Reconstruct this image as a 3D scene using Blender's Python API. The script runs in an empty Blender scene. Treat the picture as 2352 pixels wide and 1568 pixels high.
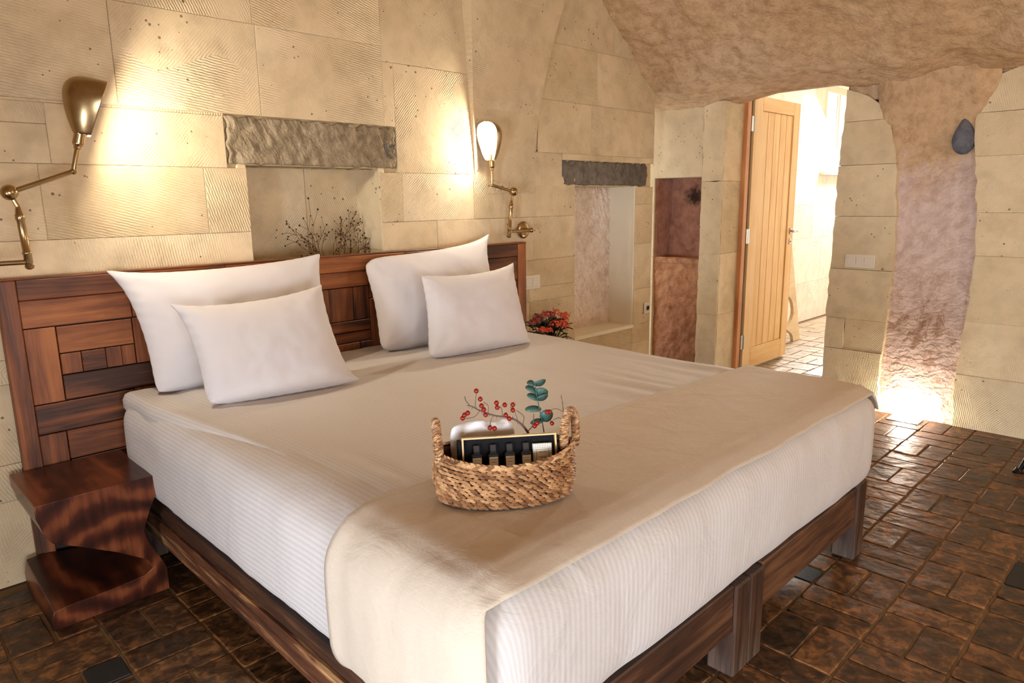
import bpy, math, random
import numpy as np
from mathutils import Vector, Matrix, noise
R = random.Random(7)
SC = bpy.context.scene
COL = SC.collection
PI = math.pi

# ------------------------------------------------------------------ camera, world, lights, exposure
cam_d = bpy.data.cameras.new('camera')
cam = bpy.data.objects.new('camera', cam_d); COL.objects.link(cam)
cam_d.sensor_width = 36; cam_d.sensor_fit = 'HORIZONTAL'; cam_d.lens = 24.549
cam_d.clip_start = 0.05; cam_d.clip_end = 100
M3 = Matrix(((0.70897994, 0.14790121, -0.68954527), (-0.70509384, 0.12954252, -0.69718104), (-0.01378849, 0.9804815, 0.19612728)))
cam.matrix_world = Matrix.Translation((0, 0, 1.4)) @ M3.to_4x4()
SC.camera = cam
SC.view_settings.view_transform = 'Standard'; SC.view_settings.look = 'None'
SC.view_settings.gamma = 1.0; SC.view_settings.use_curve_mapping = False
SC.view_settings.exposure = 0.12
try: SC.cycles.use_denoising = True
except Exception: pass

W = bpy.data.worlds.new('sky'); SC.world = W; W.use_nodes = True
wn = W.node_tree.nodes; wn['Background'].inputs[0].default_value = (0.93, 0.96, 1.0, 1); wn['Background'].inputs[1].default_value = 2.6

def area(name, loc, target, sx, sy, power, color, spread=180):
    l = bpy.data.lights.new(name, 'AREA'); l.shape = 'RECTANGLE'; l.size = sx; l.size_y = sy
    l.energy = power; l.color = color; l.spread = math.radians(spread)
    o = bpy.data.objects.new(name, l); COL.objects.link(o); o.location = loc
    o.rotation_euler = (Vector(target) - Vector(loc)).to_track_quat('-Z', 'Y').to_euler()
    return o
# daylight through the window of the left wall, the window behind the camera, the window of the next room
area('window_daylight', (-2.15, 0.42, 0.52), (0.8, 1.3, 0.47), 0.75, 0.8, 76, (0.80, 0.88, 1.0), 130)
area('window_daylight_front', (-0.35, -2.25, 0.82), (1.3, 2.0, 0.62), 1.5, 0.8, 36, (0.92, 0.95, 1.0), 130)
area('window_daylight_hall', (8.6, 3.20, 2.1), (7.4, 1.0, 0.6), 0.75, 0.8, 230, (1.0, 0.97, 0.92))
def point(name, loc, power, color, r):
    l = bpy.data.lights.new(name, 'POINT'); l.energy = power; l.color = color; l.shadow_soft_size = r
    o = bpy.data.objects.new(name, l); COL.objects.link(o); o.location = loc
point('uplight_lamp', (4.775, 1.275, 0.035), 10.5, (1.0, 0.88, 0.72), 0.05)
point('warm_fill', (3.3, -1.5, 1.9), 50, (1.0, 0.84, 0.64), 0.16)      # added warm fill out of view, brightens the doorway side; no fitting
BULB = 1300.0

# ------------------------------------------------------------------ material helpers
class N:
    def __init__(s, name):
        s.m = bpy.data.materials.new(name); s.m.use_nodes = True
        s.t = s.m.node_tree; s.b = s.t.nodes['Principled BSDF']
    def n(s, typ, **kw):
        x = s.t.nodes.new(typ)
        for k, v in kw.items():
            if k in ('inp',):
                for i, val in v.items():
                    if hasattr(val, 'is_output'): s.t.links.new(val, x.inputs[i])
                    else: x.inputs[i].default_value = val
            else: setattr(x, k, v)
        return x
    def l(s, a, b): s.t.links.new(a, b)
    def math(s, op, a, b=0.0, c=None):
        d = {0: a, 1: b}
        if c is not None: d[2] = c
        return s.n('ShaderNodeMath', operation=op, inp=d).outputs[0]
    def noise(s, vec, scale, detail=4, rough=0.55, dist=0.0, out=0):
        return s.n('ShaderNodeTexNoise', inp={'Vector': vec, 'Scale': scale, 'Detail': detail, 'Roughness': rough, 'Distortion': dist}).outputs[out]
    def ramp(s, fac, pts, interp='LINEAR'):
        r = s.n('ShaderNodeValToRGB', inp={0: fac}); e = r.color_ramp.elements; r.color_ramp.interpolation = interp
        while len(e) < len(pts): e.new(0.5)
        for el, (p, c) in zip(e, pts):
            el.position = p; el.color = c if len(c) == 4 else (*c, 1)
        return r.outputs[0]
    def mix(s, f, a, b, blend='MIX'):
        x = s.t.nodes.new('ShaderNodeMix'); x.data_type = 'RGBA'; x.blend_type = blend
        for i, v in ((0, f), (6, a), (7, b)):
            if hasattr(v, 'is_output'): s.l(v, x.inputs[i])
            else: x.inputs[i].default_value = v if not isinstance(v, tuple) or len(v) == 4 else (*v, 1)
        return x.outputs[2]
    def mapping(s, vec, scale=(1, 1, 1), loc=(0, 0, 0), rot=(0, 0, 0)):
        return s.n('ShaderNodeMapping', inp={0: vec, 1: loc, 2: rot, 3: scale}).outputs[0]
    def coord(s, k='Object'): return s.n('ShaderNodeTexCoord').outputs[k]
    def rnd(s): return s.n('ShaderNodeObjectInfo').outputs['Random']
    def bump(s, h, strength=0.3, dist=0.01, prev=None):
        x = s.n('ShaderNodeBump', inp={'Height': h, 'Strength': strength, 'Distance': dist})
        if prev is not None: s.l(prev, x.inputs['Normal'])
        return x.outputs[0]
    def out(s, color=None, rough=None, normal=None, **kw):
        for k, v in (('Base Color', color), ('Roughness', rough), ('Normal', normal)):
            if v is None: continue
            if hasattr(v, 'is_output'): s.l(v, s.b.inputs[k])
            else: s.b.inputs[k].default_value = (*v, 1) if isinstance(v, tuple) and len(v) == 3 else v
        for k, v in kw.items(): s.b.inputs[k.replace('_', ' ')].default_value = v
        return s.m

def srgb(r, g, b):
    f = lambda c: (c / 255 / 12.92) if c / 255 <= 0.04045 else ((c / 255 + 0.055) / 1.055) ** 2.4
    return (f(r), f(g), f(b))

def plain(name, col, rough=0.5, metal=0.0, nscale=40, var=0.12, **kw):
    m = N(name); v = m.coord()
    f = m.noise(v, nscale, 3)
    c = m.mix(f, tuple(x * (1 - var) for x in col), tuple(min(1, x * (1 + var)) for x in col))
    rr = m.math('MULTIPLY_ADD', f, 0.15, rough - 0.07)
    return m.out(c, rr, None, Metallic=metal, **kw)

def mat_block(name, axis, c1, c2, chisel=0.7):
    m = N(name); co = m.coord(); r = m.rnd()
    off = m.n('ShaderNodeVectorMath', operation='SCALE', inp={0: (13.1, 7.7, 9.3), 'Scale': r}).outputs[0]
    v = m.n('ShaderNodeVectorMath', operation='ADD', inp={0: co, 1: off}).outputs[0]
    big = m.noise(v, 1.6, 5, 0.6)
    med = m.noise(v, 9, 5, 0.6)
    base = m.mix(m.ramp(big, [(0.3, (0, 0, 0)), (0.7, (1, 1, 1))]), c1, c2)
    base = m.mix(m.math('MULTIPLY', m.ramp(med, [(0.45, (0, 0, 0)), (0.75, (1, 1, 1))]), 0.5), base, tuple(x * 0.68 for x in c1))
    br = m.math('MULTIPLY_ADD', r, 0.09, 0.955)
    base = m.mix(1.0, base, m.n('ShaderNodeCombineColor', inp={0: br, 1: br, 2: br}).outputs[0], 'MULTIPLY')
    # dark pumice specks
    vo = m.n('ShaderNodeTexVoronoi', inp={'Vector': v, 'Scale': 26.0, 'Randomness': 1.0}).outputs['Distance']
    msk = m.noise(v, 5.0, 2)
    thr = m.math('MULTIPLY_ADD', m.math('SUBTRACT', msk, 0.475), 0.75, 0.02)
    sp = m.math('LESS_THAN', vo, thr)
    base = m.mix(m.math('MULTIPLY', sp, 0.75), base, srgb(86, 66, 50))
    # tool marks: fine combed lines whose direction changes from block to block
    ang = m.math('MULTIPLY_ADD', m.noise(v, 1.3, 1), 3.5, m.math('MULTIPLY', r, 6.0))
    rot = m.n('ShaderNodeVectorRotate', rotation_type='AXIS_ANGLE', inp={'Vector': v, 'Axis': axis, 'Angle': m.math('ROUND', ang)}).outputs[0]
    wv = m.n('ShaderNodeTexWave', wave_type='BANDS', bands_direction='Z', inp={'Vector': rot, 'Scale': 30.0, 'Distortion': 2.5, 'Detail': 2.0, 'Detail Scale': 2.0}).outputs['Fac']
    wv = m.math('MULTIPLY', wv, m.ramp(m.noise(v, 2.2, 3), [(0.38, (0, 0, 0)), (0.6, (1, 1, 1))]))
    b1 = m.bump(wv, chisel, 0.004)
    b2 = m.bump(med, 0.35, 0.012, b1)
    b3 = m.bump(m.noise(v, 70, 3), 0.25, 0.003, b2)
    return m.out(base, 0.85, b3, Specular_IOR_Level=0.25)

def mat_rock(name, c1, c2, c3, streak=0.6):
    m = N(name); v = m.coord()
    a = m.noise(v, 1.1, 5, 0.6); b = m.noise(v, 16, 5, 0.65); c = m.noise(v, 45, 4, 0.6)
    col = m.mix(m.ramp(a, [(0.35, (0, 0, 0)), (0.65, (1, 1, 1))]), c1, c2)
    col = m.mix(m.ramp(b, [(0.42, (0, 0, 0)), (0.72, (0.8, 0.8, 0.8))]), col, c3)
    ch = m.n('ShaderNodeTexVoronoi', inp={'Vector': v, 'Scale': 30.0}).outputs['Distance']
    pale = m.math('MULTIPLY', m.math('LESS_THAN', ch, m.math('MULTIPLY_ADD', m.math('SUBTRACT', m.noise(v, 4, 2), 0.52), 0.9, 0.03)), 0.45)
    col = m.mix(pale, col, tuple(min(1, x * 1.5) for x in c2))
    rot = m.n('ShaderNodeVectorRotate', rotation_type='EULER_XYZ', inp={'Vector': v, 'Rotation': (0.7, 0.5, 0.3)}).outputs[0]
    w = m.n('ShaderNodeTexWave', wave_type='BANDS', bands_direction='X', inp={'Vector': rot, 'Scale': 19.0, 'Distortion': 9.0, 'Detail': 3.0, 'Detail Scale': 1.3}).outputs['Fac']
    n1 = m.bump(w, streak * 0.6, 0.008); n2 = m.bump(b, 0.7, 0.02, n1); n3 = m.bump(c, 0.6, 0.008, n2); n3 = m.bump(m.noise(v, 95, 3), 0.5, 0.004, n3)
    return m.out(col, 0.9, n3, Specular_IOR_Level=0.2)

def mat_rock_column():
    m = N('pink_to_brown_rock'); v = m.coord()
    b = m.noise(v, 16, 5, 0.65); c = m.noise(v, 45, 4, 0.6)
    z = m.n('ShaderNodeSeparateXYZ', inp={0: v}).outputs[2]
    k = m.ramp(m.math('ADD', m.math('MULTIPLY', z, 0.5), m.math('MULTIPLY', m.math('SUBTRACT', m.noise(v, 3.5, 5, 0.65), 0.5), 0.5)), [(0.72, (0, 0, 0)), (0.84, (1, 1, 1))])
    pk = m.mix(m.ramp(b, [(0.42, (0, 0, 0)), (0.72, (0.8, 0.8, 0.8))]), srgb(218, 195, 184), srgb(184, 154, 138))
    br = m.mix(m.ramp(b, [(0.42, (0, 0, 0)), (0.72, (0.8, 0.8, 0.8))]), srgb(208, 174, 136), srgb(168, 134, 98))
    col = m.mix(k, pk, br)
    fl = m.math('MULTIPLY', m.ramp(m.noise(m.mapping(v, (1, 1.0, 0.8)), 13, 6, 0.75, 0.6), [(0.52, (0, 0, 0)), (0.56, (1, 1, 1))]), m.ramp(m.math('ABSOLUTE', m.math('SUBTRACT', z, 0.55)), [(0.1, (1, 1, 1)), (0.5, (0, 0, 0))]))
    col = m.mix(m.math('MULTIPLY', fl, 0.8), col, srgb(172, 136, 114))
    rot = m.n('ShaderNodeVectorRotate', rotation_type='EULER_XYZ', inp={'Vector': v, 'Rotation': (0.7, 0.5, 0.3)}).outputs[0]
    w = m.n('ShaderNodeTexWave', wave_type='BANDS', bands_direction='X', inp={'Vector': rot, 'Scale': 15.0, 'Distortion': 9.0, 'Detail': 3.0, 'Detail Scale': 1.3}).outputs['Fac']
    n = m.bump(w, 0.35, 0.008); n = m.bump(b, 0.6, 0.02, n); n = m.bump(c, 0.5, 0.006, n)
    return m.out(col, 0.9, n, Specular_IOR_Level=0.2)
def mat_plum():
    m = N('sooty_plum_rock'); v = m.coord()
    b = m.noise(v, 14, 5, 0.65)
    col = m.mix(m.ramp(b, [(0.4, (0, 0, 0)), (0.7, (1, 1, 1))]), srgb(182, 136, 116), srgb(148, 104, 88))
    d = m.mapping(v, (0, 5.5, 6.5), (0, -5.5 * 3.03, -6.5 * 1.425))
    ln = m.n('ShaderNodeVectorMath', operation='LENGTH', inp={0: d}).outputs['Value']
    ln = m.math('ADD', ln, m.math('MULTIPLY', m.math('SUBTRACT', m.noise(v, 22, 4, 0.7), 0.5), 0.9))
    col = m.mix(m.ramp(ln, [(0.22, (0.92, 0.92, 0.92)), (0.62, (0, 0, 0))]), col, srgb(40, 32, 28))
    return m.out(col, 0.9, m.bump(b, 0.5, 0.02), Specular_IOR_Level=0.2)
def mat_wood(name, dark, mid, light, rough=0.4, gs=1.0, var=0.5, bump=0.25, ring=0.0, coat=0.0):
    m = N(name); co = m.coord(); r = m.rnd()
    off = m.n('ShaderNodeVectorMath', operation='SCALE', inp={0: (31.0, 17.0, 23.0), 'Scale': r}).outputs[0]
    v0 = m.n('ShaderNodeVectorMath', operation='ADD', inp={0: co, 1: off}).outputs[0]
    v = m.mapping(v0, (1.2 * gs, 16 * gs, 16 * gs))
    g = m.noise(v, 1.4, 6, 0.62, 0.6)
    fine = m.noise(m.mapping(v0, (4 * gs, 120 * gs, 120 * gs)), 1.0, 3)
    blot = m.noise(m.mapping(v0, (3, 6, 6)), 1.0, 3)
    f = m.math('ADD', g, m.math('MULTIPLY', m.math('SUBTRACT', blot, 0.5), 0.55))
    f = m.math('ADD', f, m.math('MULTIPLY', m.math('SUBTRACT', r, 0.5), var))
    f = m.math('ADD', f, m.math('MULTIPLY', m.math('SUBTRACT', fine, 0.5), 0.22))
    c = m.ramp(f, [(0.25, dark), (0.5, mid), (0.78, light)])
    b = m.bump(g, bump, 0.006); b = m.bump(fine, bump, 0.002, b)
    return m.out(c, m.math('MULTIPLY_ADD', fine, 0.2, rough - 0.1), b, Coat_Weight=coat, Coat_Roughness=0.15)

def mat_cloth(name, col, stripe=0.0, freq=60.0, weave=0.12, wr=0.25, lin=0.0):
    m = N(name); v = m.coord(); uv = m.coord('UV')
    c = col
    f = m.noise(v, 5, 3)
    c = m.mix(f, tuple(x * 0.965 for x in col), col)
    nrm = m.bump(m.noise(v, 320, 2), weave, 0.0015)
    nrm = m.bump(m.noise(m.mapping(v, (1, 1, 1)), 7, 4, 0.55, 0.8), wr, 0.02, nrm)
    rough = 0.8
    if stripe > 0:
        s = m.n('ShaderNodeTexWave', wave_type='BANDS', bands_direction='X', inp={'Vector': uv, 'Scale': freq / 20.0 * 2 * PI / 2, 'Distortion': 0.0}).outputs['Fac']
        s = m.ramp(s, [(0.42, (0, 0, 0)), (0.58, (1, 1, 1))])
        c = m.mix(m.math('MULTIPLY', s, stripe), c, tuple(x * 0.80 for x in col))
        rough = m.math('MULTIPLY_ADD', s, -0.3, 0.85)
    if lin > 0:
        th = m.noise(m.mapping(v, (40, 400, 400)), 1.0, 2); th2 = m.noise(m.mapping(v, (400, 40, 400)), 1.0, 2)
        t = m.math('ADD', th, th2)
        c = m.mix(m.math('MULTIPLY', m.ramp(t, [(0.7, (0, 0, 0)), (1.3, (1, 1, 1))]), lin), c, tuple(x * 0.7 for x in col))
        nrm = m.bump(t, 0.25, 0.001, nrm)
    return m.out(c, rough, nrm, Sheen_Weight=0.15, Specular_IOR_Level=0.2)

MT = {}
BL1, BL2 = srgb(206, 183, 146), srgb(228, 208, 174)
MT['block_back'] = mat_block('tuff_block_back', (0, 1, 0), BL1, BL2)
MT['block_side'] = mat_block('tuff_block_side', (1, 0, 0), srgb(214, 192, 154), srgb(228, 210, 176), 0.4)
MT['block_hall'] = mat_block('tuff_hall', (0, 1, 0), srgb(232, 224, 210), srgb(238, 232, 222), 0.15)
MT['mortar'] = plain('mortar', srgb(206, 184, 142), 0.9)
MT['rock'] = mat_rock('cave_rock', srgb(202, 168, 128), srgb(216, 186, 154), srgb(164, 130, 94), 0.4)
MT['rock_pink'] = mat_rock('pink_rock', srgb(214, 190, 178), srgb(226, 206, 196), srgb(176, 146, 128), 0.5)
MT['rock_red'] = mat_rock('red_rock', srgb(176, 124, 92), srgb(196, 146, 108), srgb(130, 84, 60), 0.3)
MT['rock_plum'] = mat_rock('plum_rock', srgb(178, 134, 116), srgb(192, 152, 136), srgb(148, 104, 88), 0.3)
MT['stucco'] = mat_rock('rough_stucco', srgb(234, 214, 198), srgb(242, 226, 212), srgb(206, 174, 152), 0.8)
MT['plaster'] = plain('smooth_plaster', srgb(236, 226, 202), 0.8, var=0.06, nscale=6)
MT['basalt'] = mat_rock('basalt', srgb(142, 124, 98), srgb(170, 154, 128), srgb(104, 88, 66), 0.3)
MT['basalt_dark'] = mat_rock('basalt_dark', srgb(108, 100, 90), srgb(138, 128, 116), srgb(72, 65, 57), 0.3)
MT['slate'] = mat_rock('slate_stone', srgb(98, 100, 108), srgb(126, 128, 138), srgb(70, 68, 72), 0.2)
MT['rock_col'] = mat_rock_column()
MT['rock_plum'] = mat_plum()
MT['soot'] = mat_rock('soot', srgb(58, 44, 38), srgb(80, 62, 52), srgb(36, 28, 24), 0.2)
MT['wood_head'] = mat_wood('headboard_wood', srgb(64, 33, 17), srgb(128, 70, 35), srgb(174, 106, 56), 0.48, 1.0, 0.3)
MT['wood_night'] = None
MT['wood_bed'] = mat_wood('bed_wood', srgb(30, 17, 11), srgb(66, 39, 24), srgb(118, 80, 52), 0.55, 1.0, 0.15, 0.5)
MT['wood_rough'] = mat_wood('rough_wood', srgb(42, 22, 12), srgb(98, 56, 32), srgb(212, 164, 108), 0.6, 1.4, 0.05, 1.0)
MT['wood_leg'] = mat_wood('leg_wood', srgb(46, 32, 25), srgb(82, 64, 53), srgb(126, 108, 94), 0.7, 1.0, 0.2, 0.5)
MT['wood_door'] = mat_wood('door_wood', srgb(212, 164, 100), srgb(228, 186, 124), srgb(238, 204, 150), 0.35, 0.8, 0.25, 0.1)
MT['wood_frame'] = mat_wood('frame_wood', srgb(172, 108, 62), srgb(200, 134, 80), srgb(218, 158, 100), 0.4, 0.8, 0.2, 0.1)
MT['groove'] = plain('door_groove', srgb(150, 82, 34), 0.6)
MT['wood_pale'] = mat_wood('pale_wood', srgb(214, 190, 154), srgb(226, 204, 170), srgb(236, 218, 188), 0.5, 0.8, 0.1, 0.1)
def mat_post():
    m = N('worn_post_wood'); co = m.coord(); v = m.mapping(co, (1.5, 18, 18)); g = m.noise(v, 1.6, 6, 0.62, 0.5)
    c = m.ramp(g, [(0.3, srgb(32, 19, 13)), (0.5, srgb(64, 40, 27)), (0.75, srgb(100, 70, 50))])
    x = m.n('ShaderNodeSeparateXYZ', inp={0: co}).outputs[0]
    wear = m.math('MULTIPLY', m.ramp(m.math('ADD', m.math('MULTIPLY', x, 3.6), m.math('MULTIPLY', m.noise(m.mapping(co, (6, 60, 60)), 1.0, 3), 0.5)), [(0.42, (0, 0, 0)), (0.85, (1, 1, 1))]), 0.75)
    c = m.mix(wear, c, m.ramp(m.noise(m.mapping(co, (4, 90, 90)), 1.0, 3), [(0.3, srgb(58, 44, 36)), (0.7, srgb(116, 99, 86))]))
    return m.out(c, 0.55, m.bump(g, 0.4, 0.004))
MT['wood_leg'] = mat_post()
MT['sheet'] = mat_cloth('white_sheet', srgb(209, 203, 199), 0.55, 118.0)
MT['pillow'] = mat_cloth('pillow_cotton', srgb(216, 211, 212), 0.0, 62.0, 0.08, 0.12)
MT['runner'] = mat_cloth('beige_linen', srgb(205, 189, 169), 0.0, 60, 0.25, 0.3, 0.3)
MT['towel'] = mat_cloth('terry_towel', srgb(240, 238, 236), 0.0, 60, 1.0, 0.4)
MT['brass'] = plain('aged_brass', srgb(172, 148, 110), 0.24, 1.0, 25, 0.18)
MT['nickel'] = plain('warm_nickel', srgb(186, 166, 138), 0.18, 1.0, 25, 0.12)
MT['shade_in'] = plain('shade_inside', srgb(240, 220, 180), 0.35, 0.6)
MT['steel'] = plain('steel', srgb(190, 188, 184), 0.3, 1.0)
MT['black_iron'] = plain('black_iron', srgb(26, 25, 25), 0.35, 0.6)
MT['white_plastic'] = plain('cream_plastic', srgb(224, 214, 196), 0.35, 0, 10, 0.03)
MT['beige_plastic'] = plain('beige_plastic', srgb(206, 184, 140), 0.35, 0, 10, 0.03)
MT['dark'] = plain('dark_gap', srgb(46, 26, 18), 0.6)
MT['black'] = plain('black_card', srgb(15, 15, 18), 0.7, Specular_IOR_Level=0.15)
MT['gold'] = plain('gold_card', srgb(196, 164, 112), 0.4, 0.2)
MT['bottle'] = plain('smoked_bottle', srgb(40, 37, 36), 0.5, 0, 30, 0.1, Specular_IOR_Level=0.2)
MT['cap'] = plain('grey_cap', srgb(50, 45, 42), 0.6, Specular_IOR_Level=0.2)
MT['label'] = plain('cream_label', srgb(246, 240, 222), 0.5, 0, 60, 0.04)
MT['ink'] = plain('ink', srgb(90, 76, 60), 0.5)
MT['berry'] = plain('red_berry', srgb(132, 26, 18), 0.2, 0, 80, 0.25)
MT['bark'] = plain('bark', srgb(92, 76, 66), 0.8, 0, 90, 0.3)
MT['twig'] = plain('dry_twig', srgb(104, 70, 44), 0.8, 0, 90, 0.3)
MT['seed'] = plain('dry_seed', srgb(46, 32, 24), 0.7)
MT['euca'] = plain('eucalyptus_leaf', srgb(54, 84, 74), 0.5, 0, 60, 0.2)
MT['leaf'] = plain('dark_leaf', srgb(26, 42, 30), 0.35, 0, 60, 0.25)
MT['petal'] = plain('orange_petal', srgb(214, 82, 52), 0.5, 0, 150, 0.3)
MT['petal_red'] = plain('red_petal', srgb(150, 44, 40), 0.5, 0, 150, 0.3)
MT['cone'] = plain('dry_cone', srgb(88, 54, 36), 0.7, 0, 60, 0.35)
MT['pot'] = plain('glazed_pot', srgb(40, 52, 48), 0.25)
MT['grout'] = plain('grout', srgb(112, 88, 60), 0.8, 0, 12, 0.45)
MT['blacktile'] = plain('black_tile', srgb(20, 22, 25), 0.55, 0, 30, 0.2)
MT['glass_up'] = plain('frosted_glass', srgb(176, 190, 198), 0.15, 0, 30, 0.05)

def mat_tile(name, c1, c2, c3, rough):
    m = N(name); co = m.mapping(m.coord(), (1, 0.5, 1)); r = m.rnd()
    off = m.n('ShaderNodeVectorMath', operation='SCALE', inp={0: (41.0, 23.0, 5.0), 'Scale': r}).outputs[0]
    v = m.n('ShaderNodeVectorMath', operation='ADD', inp={0: co, 1: off}).outputs[0]
    a = m.noise(v, 5, 7, 0.7, 0.5); b = m.noise(v, 60, 3); lo = m.noise(v, 2.6, 2)
    f = m.math('ADD', a, m.math('MULTIPLY', m.math('SUBTRACT', r, 0.5), 0.14))
    c = m.ramp(f, [(0.34, c1), (0.52, c2), (0.70, c3)])
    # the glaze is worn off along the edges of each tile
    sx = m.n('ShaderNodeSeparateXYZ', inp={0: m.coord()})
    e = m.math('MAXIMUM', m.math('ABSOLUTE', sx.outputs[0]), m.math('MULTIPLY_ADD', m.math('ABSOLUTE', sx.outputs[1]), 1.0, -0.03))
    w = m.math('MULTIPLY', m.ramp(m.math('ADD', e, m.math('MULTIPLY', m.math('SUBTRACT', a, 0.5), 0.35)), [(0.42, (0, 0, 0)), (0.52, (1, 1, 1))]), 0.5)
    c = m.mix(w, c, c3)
    n = m.bump(lo, 0.32, 0.03); n = m.bump(a, 0.18, 0.012, n); n = m.bump(b, 0.15, 0.002, n)
    rr = m.math('MULTIPLY_ADD', a, 0.3, rough)
    return m.out(c, rr, n, Specular_IOR_Level=0.45)
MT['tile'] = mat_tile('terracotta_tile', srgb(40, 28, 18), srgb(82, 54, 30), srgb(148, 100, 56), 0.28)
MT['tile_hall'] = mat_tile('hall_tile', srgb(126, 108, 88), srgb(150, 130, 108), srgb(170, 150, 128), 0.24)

def mat_night():
    m = N('rosewood'); co = m.coord()
    d = m.n('ShaderNodeVectorMath', operation='ADD', inp={0: m.mapping(co, (1, 0.6, 1), (-0.27, 0, -0.23)), 1: m.n('ShaderNodeVectorMath', operation='SCALE', inp={0: m.noise(co, 5, 2, out=1), 'Scale': 0.10}).outputs[0]}).outputs[0]
    w = m.n('ShaderNodeTexWave', wave_type='RINGS', rings_direction='Y', inp={'Vector': d, 'Scale': 3.2, 'Distortion': 4.5, 'Detail': 3.0, 'Detail Scale': 1.5}).outputs['Fac']
    f = m.math('ADD', m.math('MULTIPLY', w, 0.45), m.math('MULTIPLY', m.noise(m.mapping(co, (40, 3, 5)), 1.0, 5), 0.75))
    c = m.ramp(f, [(0.25, srgb(36, 17, 12)), (0.6, srgb(76, 36, 22)), (0.95, srgb(132, 72, 42))])
    return m.out(c, 0.3, m.bump(f, 0.08, 0.003), Coat_Weight=0.12, Coat_Roughness=0.2, Specular_IOR_Level=0.3)
MT['wood_night'] = mat_night()

def mat_straw():
    m = N('seagrass'); v = m.coord()
    at = m.n('ShaderNodeAttribute', attribute_name='tone').outputs['Fac']
    f = m.math('ADD', at, m.math('MULTIPLY', m.math('SUBTRACT', m.noise(v, 160, 3), 0.5), 0.6))
    c = m.ramp(f, [(0.05, srgb(92, 58, 36)), (0.45, srgb(162, 116, 76)), (0.95, srgb(214, 174, 126))])
    return m.out(c, 0.6, m.bump(m.noise(v, 300, 2), 0.3, 0.001))
MT['straw'] = mat_straw()
mb_ = N('bulb_glow'); mb_.out((1, 0.9, 0.75), 0.4); mb_.b.inputs['Emission Color'].default_value = (1, 0.90, 0.73, 1); mb_.b.inputs['Emission Strength'].default_value = BULB
MT['bulb'] = mb_.m
mg = N('window_glass'); mg.out((1, 1, 1), 0.0); mg.b.inputs['Transmission Weight'].default_value = 1.0; mg.b.inputs['IOR'].default_value = 1.0
MT['glass'] = mg.m

# ------------------------------------------------------------------ mesh helpers
def obj(name, v, f, mat, parent=None, smooth=False, uv=None, tone=None, loc=None):
    me = bpy.data.meshes.new(name); me.from_pydata([tuple(p) for p in v], [], f)
    me.materials.append(mat)
    if smooth: me.polygons.foreach_set('use_smooth', [True] * len(me.polygons))
    if uv is not None:
        l = me.uv_layers.new(name='UVMap'); idx = np.empty(len(me.loops), np.int32); me.loops.foreach_get('vertex_index', idx)
        l.data.foreach_set('uv', np.asarray(uv, np.float32)[idx].ravel())
    if tone is not None:
        a = me.attributes.new('tone', 'FLOAT', 'POINT'); a.data.foreach_set('value', np.asarray(tone, np.float32))
    me.update()
    o = bpy.data.objects.new(name, me); COL.objects.link(o)
    if loc is not None: o.location = loc
    if parent is not None: o.parent = parent
    return o
def tag(o, label=None, cat=None, group=None, kind=None):
    for k, v in (('label', label), ('category', cat), ('group', group), ('kind', kind)):
        if v: o[k] = v
    return o
def thing(name, label, cat, loc=(0, 0, 0), group=None, kind=None):
    o = bpy.data.objects.new(name, None); COL.objects.link(o); o.location = loc; o.empty_display_size = 0.05
    return tag(o, label, cat, group, kind)
class MB:
    def __init__(s): s.v = []; s.f = []; s.t = []
    def add(s, v, f, tone=0.5):
        k = len(s.v); s.v += [Vector(p) for p in v]; s.f += [tuple(i + k for i in q) for q in f]; s.t += [tone] * len(v)
        return s
    def box(s, x0, x1, y0, y1, z0, z1, bev=0.0, mat=None):
        v, f = box_vf(x0, x1, y0, y1, z0, z1, bev)
        if mat is not None: v = [mat @ Vector(p) for p in v]
        return s.add(v, f)
    def tube(s, pts, r, n=10, cap=True, tone=0.5):
        v, f = tube_vf(pts, r, n, cap); return s.add(v, f, tone)
    def lathe(s, prof, mat=None, n=20, tone=0.5):
        v = []; f = []
        for (r, z) in prof:
            for i in range(n):
                a = 2 * PI * i / n; v.append(Vector((r * math.cos(a), r * math.sin(a), z)))
        for k in range(len(prof) - 1):
            for i in range(n):
                j = (i + 1) % n; f.append((k * n + i, k * n + j, (k + 1) * n + j, (k + 1) * n + i))
        f.append(tuple(range(n - 1, -1, -1))); f.append(tuple(range((len(prof) - 1) * n, len(prof) * n)))
        if mat is not None: v = [mat @ p for p in v]
        return s.add(v, f, tone)
    def ball(s, c, r, n=10, m=7, sc=(1, 1, 1)):
        prof = [(max(1e-4, math.sin(PI * k / m)) * r, -math.cos(PI * k / m) * r) for k in range(m + 1)]
        return s.lathe(prof, Matrix.Translation(c) @ Matrix.Diagonal((*sc, 1)), n)
    def build(s, name, mat, parent=None, smooth=False, tone=False, loc=None):
        o = obj(name, s.v, s.f, mat, parent, False, None, s.t if tone else None, loc)
        if smooth: shade_smooth(o)
        return o
def shade_smooth(o, ang=40):
    me = o.data; me.polygons.foreach_set('use_smooth', [True] * len(me.polygons))
    try: me.set_sharp_from_angle(angle=math.radians(ang))
    except Exception: pass
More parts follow.
